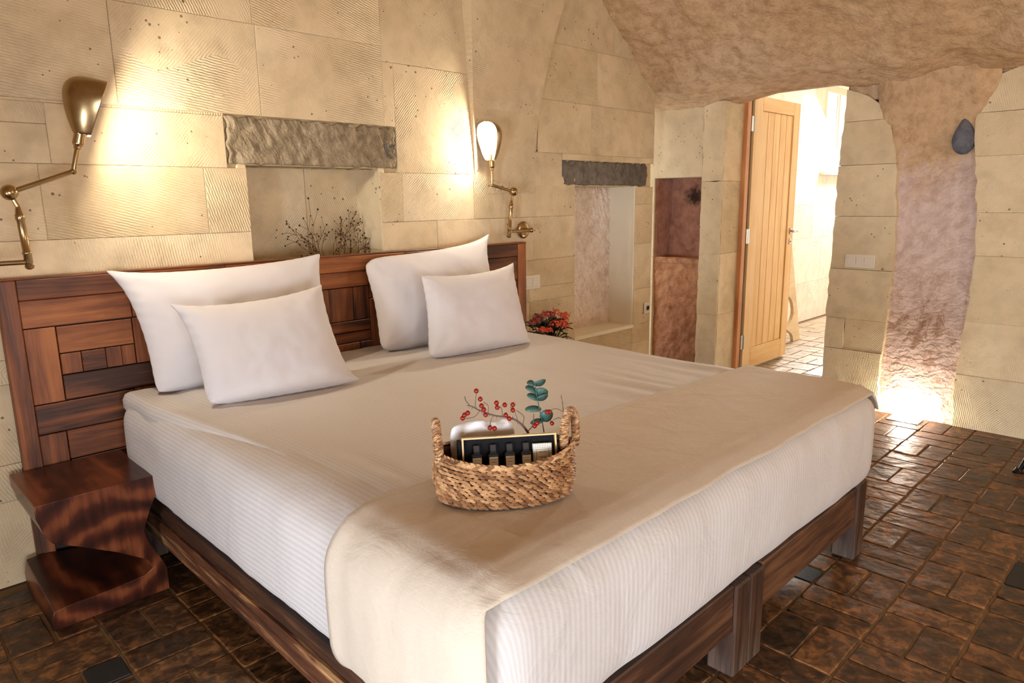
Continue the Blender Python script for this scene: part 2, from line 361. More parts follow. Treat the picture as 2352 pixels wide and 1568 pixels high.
def box_vf(x0, x1, y0, y1, z0, z1, bev=0.0):
    if bev <= 0:
        v = [(x, y, z) for x in (x0, x1) for y in (y0, y1) for z in (z0, z1)]
        return v, [(0, 1, 3, 2), (4, 6, 7, 5), (0, 4, 5, 1), (2, 3, 7, 6), (0, 2, 6, 4), (1, 5, 7, 3)]
    v = []; idx = {}
    X = (x0, x1); Y = (y0, y1); Z = (z0, z1); s = (1, -1)
    for i in (0, 1):
        for j in (0, 1):
            for k in (0, 1):
                for a in range(3):
                    p = [X[i], Y[j], Z[k]]; d = [s[i] * bev, s[j] * bev, s[k] * bev]
                    for b in range(3):
                        if b != a: p[b] += d[b]
                    idx[i, j, k, a] = len(v); v.append(tuple(p))
    f = []
    g = lambda a, *q: [idx[c + (a,)] for c in q]
    f += [g(0, (0, 0, 0), (0, 0, 1), (0, 1, 1), (0, 1, 0)), g(0, (1, 0, 0), (1, 1, 0), (1, 1, 1), (1, 0, 1))]
    f += [g(1, (0, 0, 0), (1, 0, 0), (1, 0, 1), (0, 0, 1)), g(1, (0, 1, 0), (0, 1, 1), (1, 1, 1), (1, 1, 0))]
    f += [g(2, (0, 0, 0), (0, 1, 0), (1, 1, 0), (1, 0, 0)), g(2, (0, 0, 1), (1, 0, 1), (1, 1, 1), (0, 1, 1))]
    for i in (0, 1):
        for j in (0, 1):
            f.append([idx[i, j, 0, 0], idx[i, j, 1, 0], idx[i, j, 1, 1], idx[i, j, 0, 1]])
            f.append([idx[i, 0, j, 0], idx[i, 1, j, 0], idx[i, 1, j, 2], idx[i, 0, j, 2]])
            f.append([idx[0, i, j, 1], idx[1, i, j, 1], idx[1, i, j, 2], idx[0, i, j, 2]])
            for k in (0, 1): f.append([idx[i, j, k, 0], idx[i, j, k, 1], idx[i, j, k, 2]])
    # consistent outward winding
    c = Vector(((x0 + x1) / 2, (y0 + y1) / 2, (z0 + z1) / 2)); out = []
    for q in f:
        p = [Vector(v[t]) for t in q]; n = (p[1] - p[0]).cross(p[2] - p[0]); m = sum(p, Vector()) / len(p)
        out.append(tuple(q) if n.dot(m - c) > 0 else tuple(reversed(q)))
    return v, out
def tube_vf(pts, r, n=10, cap=True):
    pts = [Vector(p) for p in pts]; v = []; f = []; up = None
    for i, p in enumerate(pts):
        d = (pts[min(i + 1, len(pts) - 1)] - pts[max(i - 1, 0)]).normalized()
        if up is None: up = d.orthogonal().normalized()
        up = (up - d * up.dot(d)); up = up.normalized() if up.length > 1e-6 else d.orthogonal().normalized()
        w = d.cross(up); rr = r[i] if isinstance(r, (list, tuple)) else r
        for k in range(n):
            a = 2 * PI * k / n; v.append(p + (up * math.cos(a) + w * math.sin(a)) * rr)
    for i in range(len(pts) - 1):
        for k in range(n):
            j = (k + 1) % n; f.append((i * n + k, i * n + j, (i + 1) * n + j, (i + 1) * n + k))
    if cap: f.append(tuple(range(n - 1, -1, -1))); f.append(tuple(range((len(pts) - 1) * n, len(pts) * n)))
    return v, f
def bez(ps, n=12):
    """Catmull-Rom through points"""
    ps = [Vector(p) for p in ps]; q = [ps[0] * 2 - ps[1]] + ps + [ps[-1] * 2 - ps[-2]]; out = []
    for i in range(1, len(q) - 2):
        for k in range(n):
            t = k / n; a, b, c, d = q[i - 1:i + 3]
            out.append(0.5 * ((2 * b) + (c - a) * t + (2 * a - 5 * b + 4 * c - d) * t * t + (3 * b - a - 3 * c + d) * t ** 3))
    out.append(ps[-1]); return out
def jitter_poly(poly, amp, step, rnd, keep=lambda a, b: False):
    out = []
    for i, a in enumerate(poly):
        b = poly[(i + 1) % len(poly)]; L = math.hypot(b[0] - a[0], b[1] - a[1]); n = max(1, int(L / step))
        if keep(a, b): n = 1
        nx, ny = -(b[1] - a[1]) / L, (b[0] - a[0]) / L
        for k in range(n):
            t = k / n; d = rnd.uniform(-amp, amp) if k and n > 1 else 0
            out.append((a[0] + (b[0] - a[0]) * t + nx * d, a[1] + (b[1] - a[1]) * t + ny * d))
    return out
def slab(name, poly, place, depth, mat, parent, bev=0.004, smooth=False):
    """a stone block: outline poly (counter-clockwise seen from the front), place(a, b, d) -> world; d = depth behind the face"""
    n = len(poly); cx = sum(p[0] for p in poly) / n; cy = sum(p[1] for p in poly) / n
    ins = []
    for (a, b) in poly:
        L = math.hypot(a - cx, b - cy); ins.append((a - (a - cx) / L * bev * 1.3, b - (b - cy) / L * bev * 1.3))
    v = [place(a, b, 0.0) for a, b in ins] + [place(a, b, bev) for a, b in poly] + [place(a, b, depth) for a, b in poly]
    f = [tuple(range(n))]
    for r in (0, 1):
        for i in range(n):
            j = (i + 1) % n; f.append((r * n + j, r * n + i, (r + 1) * n + i, (r + 1) * n + j))
    f.append(tuple(range(3 * n - 1, 2 * n - 1, -1)))
    return obj(name, v, f, mat, parent)
def rect(a0, a1, b0, b1): return [(a0, b0), (a1, b0), (a1, b1), (a0, b1)]
def fbm(p, s, seed=0.0, oct=4):
    return noise.fractal(Vector((p[0] * s + seed, p[1] * s + seed * 1.7, p[2] * s - seed)), 0.9, 2.1, oct)
def gridsurf(name, nu, nv, fn, mat, parent, smooth=True):
    v = [fn(i / nu, j / nv) for j in range(nv + 1) for i in range(nu + 1)]
    f = [(j * (nu + 1) + i, j * (nu + 1) + i + 1, (j + 1) * (nu + 1) + i + 1, (j + 1) * (nu + 1) + i) for j in range(nv) for i in range(nu)]
    return obj(name, v, f, mat, parent, smooth)

# ------------------------------------------------------------------ the room
YW, XW = 3.06, 4.86
XL, YF = -1.6, -2.05

# floor: grout bed and basket-weave tiles
floor = obj('floor', *box_vf(XL - 0.2, 5.30, YF - 0.2, 3.5, -0.16, -0.0055), MT['grout'])
tag(floor, 'terracotta basket-weave tiled floor of the bedroom', 'floor', kind='structure')
xl = [-1.92, -1.68, -1.44, -1.2, -0.96, -0.72, -0.475, -0.235, 0.005, 0.252, 0.505, 0.752, 0.9945, 1.237, 1.4795, 1.722, 1.964, 2.206, 2.442, 2.68, 2.919, 3.155, 3.40, 3.645, 3.89, 4.13, 4.375, 4.615, 4.862]
i0 = xl.index(0.752)
yl = [-2.1, -1.85, -1.6, -1.35, -1.1, -0.85, -0.6, -0.345, -0.095, 0.155, 0.405, 0.652, 0.902, 1.152, 1.39, 1.62, 1.845, 2.065, 2.305, 2.535, 2.765, 3.0, 3.24]
j0 = yl.index(0.652)
Minv = cam.matrix_world.inverted()
def inframe(p, mx=1.08):
    c = Minv @ Vector(p)
    if c.z > -0.1: return False
    return abs(c.x / -c.z) < 0.7332 * mx and abs(c.y / -c.z) < 0.4889 * mx
def tile_mesh(k):
    rr = random.Random(100 + k); n = []
    a, b = 0.5, 0.5
    for (sx, sy) in ((-1, -1), (1, -1), (1, 1), (-1, 1)):     # unit tile with soft corners
        c = 0.012 + rr.random() * 0.022
        p = (sx * a, sy * b)
        if sx * sy > 0: n += [(p[0], p[1] - sy * c * 2), (p[0] - sx * c, p[1])] if sx < 0 else [(p[0], p[1] - sy * c * 2), (p[0] - sx * c, p[1])]
        else: n += [(p[0] - sx * c, p[1]), (p[0], p[1] - sy * c * 2)]
    n = jitter_poly(n, 0.014, 0.24, rr)
    m = len(n); v = []
    for (s, z) in ((1.0, -0.008), (0.992, -0.003), (0.972, 0.0)):
        for (x, y) in n: v.append((x * s + (0 if s == 1 else 0), y * (s if s > 0.99 else 0.93), z ))
    f = []
    for r in (0, 1):
        for i in range(m): f.append((r * m + i, r * m + (i + 1) % m, (r + 1) * m + (i + 1) % m, (r + 1) * m + i))
    f.append(tuple(range(2 * m, 3 * m)))
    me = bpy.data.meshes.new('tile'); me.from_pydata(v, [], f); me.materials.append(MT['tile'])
    return me
TM = [tile_mesh(k) for k in range(8)]
def put_tile(cx, cy, lx, ly, parent, bank=None, mesh=None, mat=None):
    me = mesh or R.choice(TM); long_y = ly > lx
    rot = (PI / 2 if long_y else 0) + R.choice((0, PI)) + R.uniform(-0.012, 0.012)
    L, S = (ly, lx) if long_y else (lx, ly)
    mtx = Matrix.Translation((cx + R.uniform(-.002, .002), cy + R.uniform(-.002, .002), R.uniform(-.002, .0015))) @ Matrix.Rotation(R.uniform(-.0045, .0045), 4, 'X') @ Matrix.Rotation(R.uniform(-.0045, .0045), 4, 'Y') @ Matrix.Rotation(rot, 4, 'Z') @ Matrix.Diagonal((L - 0.0065, S - 0.0065, 1, 1))
    if bank is not None:
        bank.add([mtx @ p.co for p in me.vertices], [tuple(p.vertices) for p in me.polygons]); return None
    o = bpy.data.objects.new('tile', me); COL.objects.link(o); o.parent = parent; o.matrix_basis = mtx
    if mat:
        me2 = me.copy(); me2.materials.clear(); me2.materials.append(mat); o.data = me2
    return o
rest = MB(); ntile = 0
for i in range(len(xl) - 1):
    for j in range(len(yl) - 1):
        x0, x1, y0, y1 = xl[i], xl[i + 1], yl[j], yl[j + 1]; odd = ((i - i0) + (j - j0)) % 2
        cells = [(x0, x1, y0, (y0 + y1) / 2), (x0, x1, (y0 + y1) / 2, y1)] if odd else [(x0, (x0 + x1) / 2, y0, y1), ((x0 + x1) / 2, x1, y0, y1)]
        black = None
        if i == i0 - 2 and j == j0 + 6:
            cells = [(x0, 0.39, y0, y1), (0.39, x1, y0, 2.18), (0.39, x1, 2.18, y1)]; black = 2
        if i == i0 + 9 and j == j0 - 2: black = 1
        if i == i0 + 7 and j == j0 + 1: black = 0
        for k, c in enumerate(cells):
            cx, cy = (c[0] + c[1]) / 2, (c[2] + c[3]) / 2
            if 4.77 < cx < 4.90 and 1.18 < cy < 1.37 and odd: pass
            if c[3] > 3.05 and x0 < 4.56: continue
            vis = inframe((cx, cy, 0)) and not (1.0 < cx < 2.60 and cy > 1.15) and not (0.45 < cx < 0.70 and 2.66 < cy)
            vis = vis and ntile < 298
            put_tile(cx, cy, c[1] - c[0], c[3] - c[2], floor, None if vis else rest, mat=MT['blacktile'] if black == k else None)
            ntile += vis
tag(rest.build('tile_field', MT['tile'], floor), kind='stuff')

# back wall: core with two niches, dressed with ashlar blocks
wall = thing('wall_back', 'beige tuff block wall with two niches behind the bed', 'wall', kind='structure')
core = MB()
D = 0.02
for (x0, x1, z0, z1) in ((XL, 1.40, 0, 3.4), (1.40, 2.10, 0, 0.86), (1.40, 2.10, 1.575, 3.4), (2.10, 3.635, 0, 3.4), (3.635, 4.315, 0, 0.47), (3.635, 4.315, 1.495, 3.4), (4.315, 4.53, 0, 3.4)):
    core.box(x0, x1, YW + D, YW + 0.24, z0, z1)
core.box(XL, 4.53, YW + 0.24, YW + 0.45, 0, 3.4)
core.build('wall_core', MT['mortar'], wall)

def wb(poly, dx=None, mat='block_back', jag=0.0, depth=0.05):
    d0 = R.uniform(-0.0015, 0.0012) if dx is None else dx
    if jag: poly = jitter_poly(poly, jag, 0.05, R)
    return slab('stone_block', poly, lambda a, b, d: Vector((a, YW + d0 + d, b)), depth, MT[mat], wall, 0.0022)
G = 0.0004
def row(z0, z1, xs, **k):
    for a, b in zip(xs, xs[1:]): wb(rect(a + G, b - G, z0 + G, z1 - G), **k)
Xc = 2.735     # where the pilaster starts
row(0.0, 0.33, [XL, -0.9, -0.3, 0.3, 1.0, 1.7, 2.4, 3.1, 3.64, 4.31, 4.54])
row(0.33, 0.47, [XL, -1.1, -0.4, 0.2, 0.8, 1.5, 2.2, 2.9, 3.64, 4.31, 4.54])
row(0.47, 0.77, [XL, -0.8, -0.1, 0.5, 1.3, 2.1, 2.8, 3.19, 3.635])
row(0.77, 0.86, [XL, -0.6, 0.1, 0.9, 1.8, 2.6, 3.19, 3.635])
row(0.86, 1.035, [XL, -0.6, 0.0, 0.62, 1.40]); row(0.86, 1.035, [2.10, 2.72, 3.16, 3.635])
row(1.035, 1.285, [XL, -1.0, -0.25, 0.40, 1.40]); row(1.035, 1.305, [2.10, 2.46, 2.86, 3.23, 3.635])
row(1.285, 1.56, [XL, -0.7, 0.12, 0.62, 1.215, 1.40]); row(1.305, 1.555, [2.10, 2.235, 2.735, 3.25, 3.635])
row(0.47, 0.74, [4.315, 4.54]); row(0.74, 1.08, [4.315, 4.54]); row(1.08, 1.37, [4.315, 4.54]); row(1.37, 1.495, [4.315, 4.54])
wb(rect(1.215, 1.318, 1.565, 1.60)); 
row(1.56, 1.70, [XL, -0.55, 0.30, 0.665]); row(1.56, 1.775, [0.665, 1.318]); row(1.70, 1.775, [XL, -0.2, 0.665])
row(1.785, 2.165, [XL, -0.4, 0.28, 0.915, 1.49, 2.14]); row(2.165, 2.75, [XL, -0.5, 0.33, 0.915, 1.48, 2.14]); row(1.775, 1.785, [XL, 0.3, 1.32])
row(1.555, 2.095, [2.208, Xc]); wb(rect(2.14, 2.2076, 1.785, 2.095)); row(2.095, 2.75, [2.14, Xc]); row(2.75, 3.3, [XL, 0, 1.0, 2.0, Xc])
row(1.495, 1.70, [Xc, 3.10, 3.505]); row(1.70, 2.02, [3.28, 3.80, 4.54]); row(1.66, 1.70, [3.51, 4.54])
row(2.02, 2.36, [3.30, 3.86, 4.54]); row(2.36, 2.70, [3.36, 4.05, 4.54]); row(2.7, 3.3, [3.4, 4.54])
# niche insides
def slabxyz(name, x0, x1, y0, y1, z0, z1, mat, parent, bev=0.003): return obj(name, *box_vf(x0, x1, y0, y1, z0, z1, bev), MT[mat], parent)
for (x0, x1, z0, z1) in ((1.395, 1.52, 0.85, 1.13), (1.522, 2.105, 0.85, 1.13), (1.395, 1.80, 1.132, 1.58), (1.802, 2.105, 1.132, 1.58)):
    slabxyz('stone_block', x0, x1, YW + 0.225 + R.uniform(0, .004), YW + 0.26, z0, z1, 'block_back', wall)
for (z0, z1) in ((0.85, 1.16), (1.162, 1.58)):
    slabxyz('stone_block', 2.098, 2.13, YW + 0.006, YW + 0.25, z0, z1, 'block_side', wall)
    slabxyz('stone_block', 1.36, 1.402, YW + 0.006, YW + 0.25, z0, z1, 'block_side', wall)
slabxyz('niche_sill', 1.39, 2.11, YW + 0.004, YW + 0.25, 0.84, 0.87, 'plaster', wall)
def stucco(u, v):
    p = Vector((3.62 + 0.75 * u, YW + 0.246, 0.44 + 1.08 * v)); h = fbm(p * 1.0, 22, 3.0, 4) * 0.006 + fbm((p.x * 9 + p.z * 3, 0, p.z * 2.4), 5, 1, 4) * 0.012
    return (p.x, p.y - 0.02 - h, p.z)
gridsurf('niche_back', 90, 130, stucco, MT['stucco'], wall)
slabxyz('niche_reveal', 4.308, 4.345, YW + 0.004, YW + 0.25, 0.46, 1.50, 'plaster', wall)
slabxyz('niche_reveal', 3.605, 3.640, YW + 0.004, YW + 0.25, 0.46, 1.50, 'plaster', wall)
slabxyz('niche_sill', 3.630, 4.318, YW - 0.004, YW + 0.25, 0.45, 0.476, 'plaster', wall)
# basalt lintels with hacked faces
def rough_block(name, x0, x1, z0, z1, y, mat, parent, seed, amp=0.012, edge=0.012, depth=0.1, nu=70, nv=22, cut=None):
    def fn(u, v):
        x = x0 + (x1 - x0) * u; z = z0 + (z1 - z0) * v
        eu = min(u, 1 - u) * (x1 - x0); ev = min(v, 1 - v) * (z1 - z0); e = min(eu, ev)
        if e < 1e-6:
            if u in (0, 1): x += noise.noise(Vector((z * 25, seed, 0))) * edge
            if v in (0, 1): z += noise.noise(Vector((x * 22, seed, 5))) * edge * (0.35 if v == 0 else 1)
            return (x, y + depth, z)
        x2 = x + (noise.noise(Vector((z * 25, seed, 0))) * edge if eu < 0.03 else 0); z2 = z + (noise.noise(Vector((x * 22, seed, 5))) * edge * (0.35 if v < .5 else 1) if ev < 0.03 else 0)
        h = fbm((x, 0, z), 14, seed, 4) * amp + max(0, fbm((x * 2.4 + z * 0.9, 0, z * 0.8), 16, seed + 4, 2)) * amp * 1.3
        h -= amp * 0.4
        d = 0.0
        if cut:
            q = math.hypot((x - cut[0]) / cut[2], (z - cut[1]) / cut[3]); d = max(0, 1 - q) ** 0.5 * cut[4] if q < 1 else 0
        rnd_e = max(0, 1 - e / 0.012) * 0.008
        return (x2, y - h + d + rnd_e, z2)
    return gridsurf(name, nu, nv, fn, mat, parent)
rough_block('lintel', 1.322, 2.206, 1.572, 1.785, YW - 0.006, MT['basalt'], wall, 2.0, 0.009, 0.016, nu=150, nv=28)
rough_block('stone_plug', 2.125, 2.203, 1.618, 1.700, YW - 0.010, MT['basalt_dark'], wall, 15.0, 0.008, 0.010, nu=20, nv=20)
rough_block('lintel', 3.508, 4.455, 1.497, 1.662, YW - 0.005, MT['basalt_dark'], wall, 9.0, 0.008, 0.02, nu=110, nv=24)

# pilaster between the two arches: leans forward as it rises
pil = MB()
pv = []
K = 14
for k in range(K + 1):
    z = 1.45 + (3.1 - 1.45) * k / K; t = max(0, (z - 1.5)) ; pro = min(0.16, 0.075 * t ** 1.3 + 0.0)
    xa = 2.745 - 0.062 * ((z - 1.5) / 0.95) ** 1.0 * (1 if z > 1.5 else 0) - (0.05 * max(0, z - 2.3) ** 2)
    xb = 3.25 + 0.06 * max(0, z - 1.6) + 0.22 * max(0, z - 1.75) ** 1.7
    pro2 = min(0.13, 0.055 * max(0, z - 1.7) ** 1.1)
    pv += [Vector((xa, YW + 0.02, z)), Vector((xa + 0.004, YW - 0.003 - pro, z)), Vector(((xa + xb) / 2, YW - 0.005 - (pro + pro2) * 0.55, z)), Vector((xb - 0.004, YW - 0.003 - pro2, z)), Vector((xb, YW + 0.02, z))]
lev = [0, 4, 9, K]
for a, b in zip(lev, lev[1:]):
    vv = pv[a * 5:(b + 1) * 5]; ff = [(k * 5 + i, k * 5 + i + 1, (k + 1) * 5 + i + 1, (k + 1) * 5 + i) for k in range(b - a) for i in range(4)]
    n = len(vv); ff += [(4, 3, 2, 1, 0), tuple(range(n - 5, n))]
    obj('pilaster_block', vv, ff, MT['block_back'], wall)

# right wall: cave rock with a doorway and a niche, faced with blocks
wr = thing('wall_right', 'side wall of pink cave rock and tuff blocks with the doorway', 'wall', kind='structure')
def rockpatch(name, y0, y1, z0, z1, x, mat, amp, seed, nu, nv, xf=None):
    def fn(u, v):
        y = y0 + (y1 - y0) * u; z = z0 + (z1 - z0) * v
        h = fbm((0, y, z), 3.0, seed, 4) * amp * 1.6 + fbm((0, y * 1.0 + z * 0.5, z * 0.6), 20, seed + 3, 3) * amp * 0.6
        return (x + (xf(y, z) if xf else 0) - h, y, z)
    return gridsurf(name, nu, nv, fn, mat, wr)
rockpatch('rock_face', 0.98, 1.62, -0.02, 2.15, 4.880, MT['rock_col'], 0.007, 5.0, 70, 240, lambda y, z: -0.15 * max(0, (z - 1.60) / 0.50) ** 1.8 * max(0, min(1, (0.36 - abs(y - 1.30)) / 0.14)) + 0.02 * max(0, min(1, (z - 0.2) / 0.4)) * max(0, 1 - abs(y - 1.27) / 0.3) ** 0.7)
rockpatch('rock_face', 2.82, 3.40, -0.02, 0.94, 4.885, MT['rock_red'], 0.010, 11.0, 60, 90)
rockpatch('rock_ledge', 2.84, 3.26, 0.90, 0.945, 4.880, MT['rock_red'], 0.02, 21.0, 40, 6, lambda y, z: 0.0)
rockpatch('rock_face', 1.44, 1.80, 2.0, 2.24, 4.875, MT['rock'], 0.008, 41.0, 30, 20)
rockpatch('rock_face', 0.30, 1.12, 1.95, 2.40, 4.868, MT['rock'], 0.008, 47.0, 50, 30)
# niche box in the right wall
nb = MB()
def nbk(u, v):
    y = 2.80 + 0.50 * u; z = 0.93 + 0.65 * v
    return (5.075 - fbm((0, y, z), 8, 31.0, 4) * 0.02 + 0.02 * v, y, z)
gridsurf('niche_back', 30, 40, nbk, MT['rock_plum'], wr)
obj('niche_side', *box_vf(4.88, 5.12, 3.245, 3.30, 0.93, 1.58, 0.004), MT['rock_plum'], wr)
obj('niche_side', *box_vf(4.88, 5.12, 2.79, 2.842, 0.93, 1.58, 0.004), MT['rock_plum'], wr)
obj('niche_ledge', *box_vf(4.875, 5.12, 2.80, 3.30, 0.90, 0.937, 0.004), MT['rock_red'], wr)
place_r = lambda x: (lambda a, b, d: Vector((x + d, -a, b)))        # a = -y so outlines run left to right
def rb(poly, x=None, jag=0.0, depth=0.06, keep=lambda a, b: False, mat='block_side'):
    d0 = (XW if x is None else x) + R.uniform(-0.001, 0.001)
    if jag: poly = jitter_poly(poly, jag, 0.045, R, keep)
    return slab('stone_block', poly, place_r(d0), depth, MT[mat], wr, 0.0016)
# strip between niche and doorway, reveal blocks run through the wall
for (z0, z1) in ((0, 0.52), (0.52, 0.99), (0.99, 1.53), (1.53, 2.10)):
    rb(rect(-2.84, -2.668, z0 + G, z1 - G), 4.858, 0.004, 0.45)
    o = slabxyz('stone_block', 4.866, 5.20, 2.663, 2.70, z0 + G, z1 - G, 'block_back', wr)
rb(rect(-3.30, -2.842, 1.567, 2.10), 4.862, 0.0, 0.3)
rb(rect(-3.60, -3.262, 0.0, 2.10), 4.862, 0.0, 0.3)
# pier right of the doorway, with a ragged edge to the door and a rounded shoulder
kp = lambda a, b: abs(a[1] - b[1]) < 0.01
rb([(-1.838, 0.0), (-1.475, 0.0), (-1.470, 0.39), (-1.838, 0.39)], 4.846, 0.006, 0.42, kp)
rb([(-1.838, 0.392), (-1.717, 0.392), (-1.717, 0.60), (-1.838, 0.60)], 4.848, 0.003, 0.42, kp)
rb([(-1.715, 0.392), (-1.468, 0.392), (-1.46, 0.60), (-1.715, 0.60)], 4.850, 0.004, 0.42, kp)
rb([(-1.840, 0.602), (-1.46, 0.602), (-1.45, 0.93), (-1.838, 0.93)], 4.846, 0.007, 0.42, kp)
rb([(-1.838, 0.932), (-1.45, 0.932), (-1.455, 1.275), (-1.830, 1.275)], 4.848, 0.008, 0.42, kp)
rb([(-1.830, 1.277), (-1.455, 1.277), (-1.485, 1.60), (-1.832, 1.60)], 4.845, 0.007, 0.42, kp)
rb([(-1.832, 1.602), (-1.485, 1.602), (-1.528, 1.80), (-1.552, 1.872), (-1.818, 1.872)], 4.847, 0.006, 0.42, kp)
rb([(-1.818, 1.874), (-1.553, 1.874), (-1.58, 1.926), (-1.62, 1.975), (-1.68, 2.02), (-1.74, 2.05), (-1.815, 2.075)], 4.849, 0.004, 0.42, kp)
# block wall at the far right, its edge ragged against the rock
e = [(0.0, 1.030), (0.32, 1.040), (0.52, 1.036), (0.74, 1.014), (1.09, 1.008), (1.25, 1.008), (1.40, 1.066), (1.62, 1.067), (1.90, 1.083), (2.03, 1.071)]
def ex(z):
    for (a, b), (c, d) in zip(e, e[1:]):
        if a <= z <= c: return b + (d - b) * (z - a) / (c - a)
    return e[-1][1]
zr = [0.0, 0.33, 0.66, 1.05, 1.30, 1.62, 1.86]
kr = lambda a, b: abs(a[1] - b[1]) < 0.02 or a[0] > -0.9 and b[0] > -0.9
for k, (a, b) in enumerate(zip(zr, zr[1:])):
    bx = [0.36, 0.52, 0.30, 0.62, 0.40, 0.55][k]
    rb([(-ex(a), a + G), (-bx - G, a + G), (-bx - G, b - G), (-ex(b), b - G)], 4.841 + 0.002 * (k % 2), 0.009, 0.1, kr)
    rb(rect(-bx + G, 0.15, a + G, b - G), 4.842, 0, 0.1); rb(rect(0.15 + G, 0.8, a + G, b - G), 4.842, 0, 0.1); rb(rect(0.8 + G, 1.4, a + G, b - G), 4.842, 0, 0.1); rb(rect(1.4 + G, 2.1, a + G, b - G), 4.842, 0, 0.1)
rb([(-ex(1.86), 1.862), (-0.40, 1.862), (-0.40, 2.40), (-0.75, 2.16), (-0.887, 2.095), (-1.0, 2.055), (-ex(2.0), 2.0)], 4.845, 0.004, 0.1, kr)
rb([(-0.398, 1.862), (2.1, 1.862), (2.1, 2.9), (-0.398, 2.9)], 4.843, 0, 0.1)
cr = MB(); cr.box(4.93, 5.28, YF, 1.835, 0, 2.9); cr.box(4.93, 5.28, 1.5, 3.5, 2.2, 2.9); cr.box(5.13, 5.28, 2.70, 3.5, 0, 2.2); cr.box(4.93, 5.2, 2.70, 3.5, 0, 0.92)
cr.build('wall_core', MT['rock'], wr)

# stone embedded in the rock of the right wall: a dark boulder
bo = MB()
def boul(u, v):
    a = 2 * PI * u; t = v * PI / 2
    prof = 0.5 * (1 + 0.15 * math.sin(2 * a)); zc = 1.72; ry = 0.062; rz = 0.10
    cz = math.sin(a); cy = math.cos(a)
    k = math.cos(t); taper = 1 - 0.45 * max(0, cz) ** 1.2
    y = 1.137 + ry * cy * k * taper; z = zc + (rz * 1.25 if cz > 0 else rz * 0.85) * cz * k
    h = fbm((0, y, z), 16, 7.0, 3) * 0.006
    return (4.875 - 0.065 * math.sin(t) ** 0.8 - h, y, z)
gridsurf('boulder', 28, 10, boul, MT['slate'], wr)

# vaulted ceiling of hewn rock
prof = [(5.06, 2.05), (4.94, 2.068), (4.80, 2.09), (4.62, 2.13), (4.50, 2.18), (4.36, 2.30), (4.20, 2.44), (4.04, 2.57), (3.88, 2.69), (3.62, 2.83), (3.2, 2.96), (2.6, 3.06), (1.6, 3.12), (0.6, 3.08), (-0.4, 2.92), (-1.1, 2.66), (-1.65, 2.3)]
pc = bez([(a, 0, b) for a, b in prof], 10)
def vault(u, v):
    t = u * (len(pc) - 1); i = min(int(t), len(pc) - 2); p = pc[i].lerp(pc[i + 1], t - i); q = (pc[i + 1] - pc[i]).normalized()
    nrm = Vector((q.z, 0, -q.x));
    if nrm.z > 0: nrm = -nrm
    y = YF + (3.55 - YF) * v
    fade = min(1.0, u * 9)
    h = fbm((p.x, y, p.z), 1.5, 2.0, 4) * 0.05 + fbm((p.x, y, p.z), 7, 6.0, 3) * 0.009 + fbm((p.x * 1.6 + y * 0.7, y * 0.5, p.z * 1.6), 18, 8.0, 3) * 0.005
    # a fold running up from the doorway shoulder towards the viewer
    fold = math.exp(-((y - (1.25 - 0.55 * (4.86 - p.x))) / 0.16) ** 2) * max(0, 1 - abs(p.x - 4.55) / 0.5) * 0.05
    z = p.z + 0.085 * max(0, 1 - u / 0.30) ** 1.0 * max(0, min(1, (2.92 - y) / 0.55)) * max(0, min(1, (y - 1.55) / 0.35))
    return (p.x + nrm.x * (h * fade - fold), y, z + nrm.z * (h * fade - fold))
vc = gridsurf('ceiling', 240, 260, vault, MT['rock'], None)
tag(vc, 'vaulted cave ceiling of hewn brown and pink rock', 'ceiling', kind='structure')

# left and front walls outside the picture, each with a window
wl = MB(); y0, y1, z0, z1 = -0.4, 0.74, 0.1, 0.95
for b in ((YF, y0, 0, 3.3), (y1, 3.5, 0, 3.3), (y0, y1, 0, z0), (y0, y1, z1, 3.3)): wl.box(XL - 0.3, XL, b[0], b[1], b[2], b[3])
tag(wl.build('wall_left', MT['block_side']), 'beige wall with a window opening out of view', 'wall', kind='structure')
wf = MB()
for b in ((XL, -1.2, 0, 3.3), (0.9, 5.2, 0, 3.3), (-1.2, 0.9, 0, 0.2), (-1.2, 0.9, 1.2, 3.3)): wf.box(b[0], b[1], YF - 0.3, YF, b[2], b[3])
tag(wf.build('wall_front', MT['block_back']), 'beige wall with a window opening behind the viewer', 'wall', kind='structure')

# ------------------------------------------------------------------ the next room
hall = obj('floor_hall', *box_vf(5.20, 10.2, 0.2, 3.6, -0.16, -0.0055), MT['grout'])
tag(hall, 'paler tiled floor of the bright room beyond the door', 'floor', kind='structure')
TH = []
for k in range(4):
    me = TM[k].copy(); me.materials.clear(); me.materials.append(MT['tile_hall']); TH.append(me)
hx = [5.18 + 0.245 * k for k in range(21)]; hy = [0.3 + 0.245 * k for k in range(13)]
hr = MB()
for i in range(20):
    for j in range(12):
        x0, x1, ya, yb = hx[i], hx[i + 1], hy[j], hy[j + 1]
        cells = [(x0, x1, ya, (ya + yb) / 2), (x0, x1, (ya + yb) / 2, yb)] if (i + j) % 2 else [(x0, (x0 + x1) / 2, ya, yb), ((x0 + x1) / 2, x1, ya, yb)]
        for c in cells:
            cx, cy = (c[0] + c[1]) / 2, (c[2] + c[3]) / 2
            vis = 1.84 / 4.86 * cx - 0.12 < cy < 2.67 / 5.2 * cx + 0.1 and cx < 8.2
            put_tile(cx, cy, c[1] - c[0], c[3] - c[2], hall, None if vis else hr, mesh=TH[R.randrange(4)])
tag(hr.build('tile_field', MT['tile_hall'], hall), kind='stuff')
hw = thing('wall_hall', 'bright cream wall of the room beyond the open door', 'wall', kind='structure')
YH = 3.29
hc = MB()
for b in ((5.2, 8.19, 0, 3.0), (9.05, 10.2, 0, 3.0), (8.19, 9.05, 0, 1.69), (8.19, 9.05, 2.62, 3.0)): hc.box(b[0], b[1], YH + 0.02, YH + 0.35, b[2], b[3])
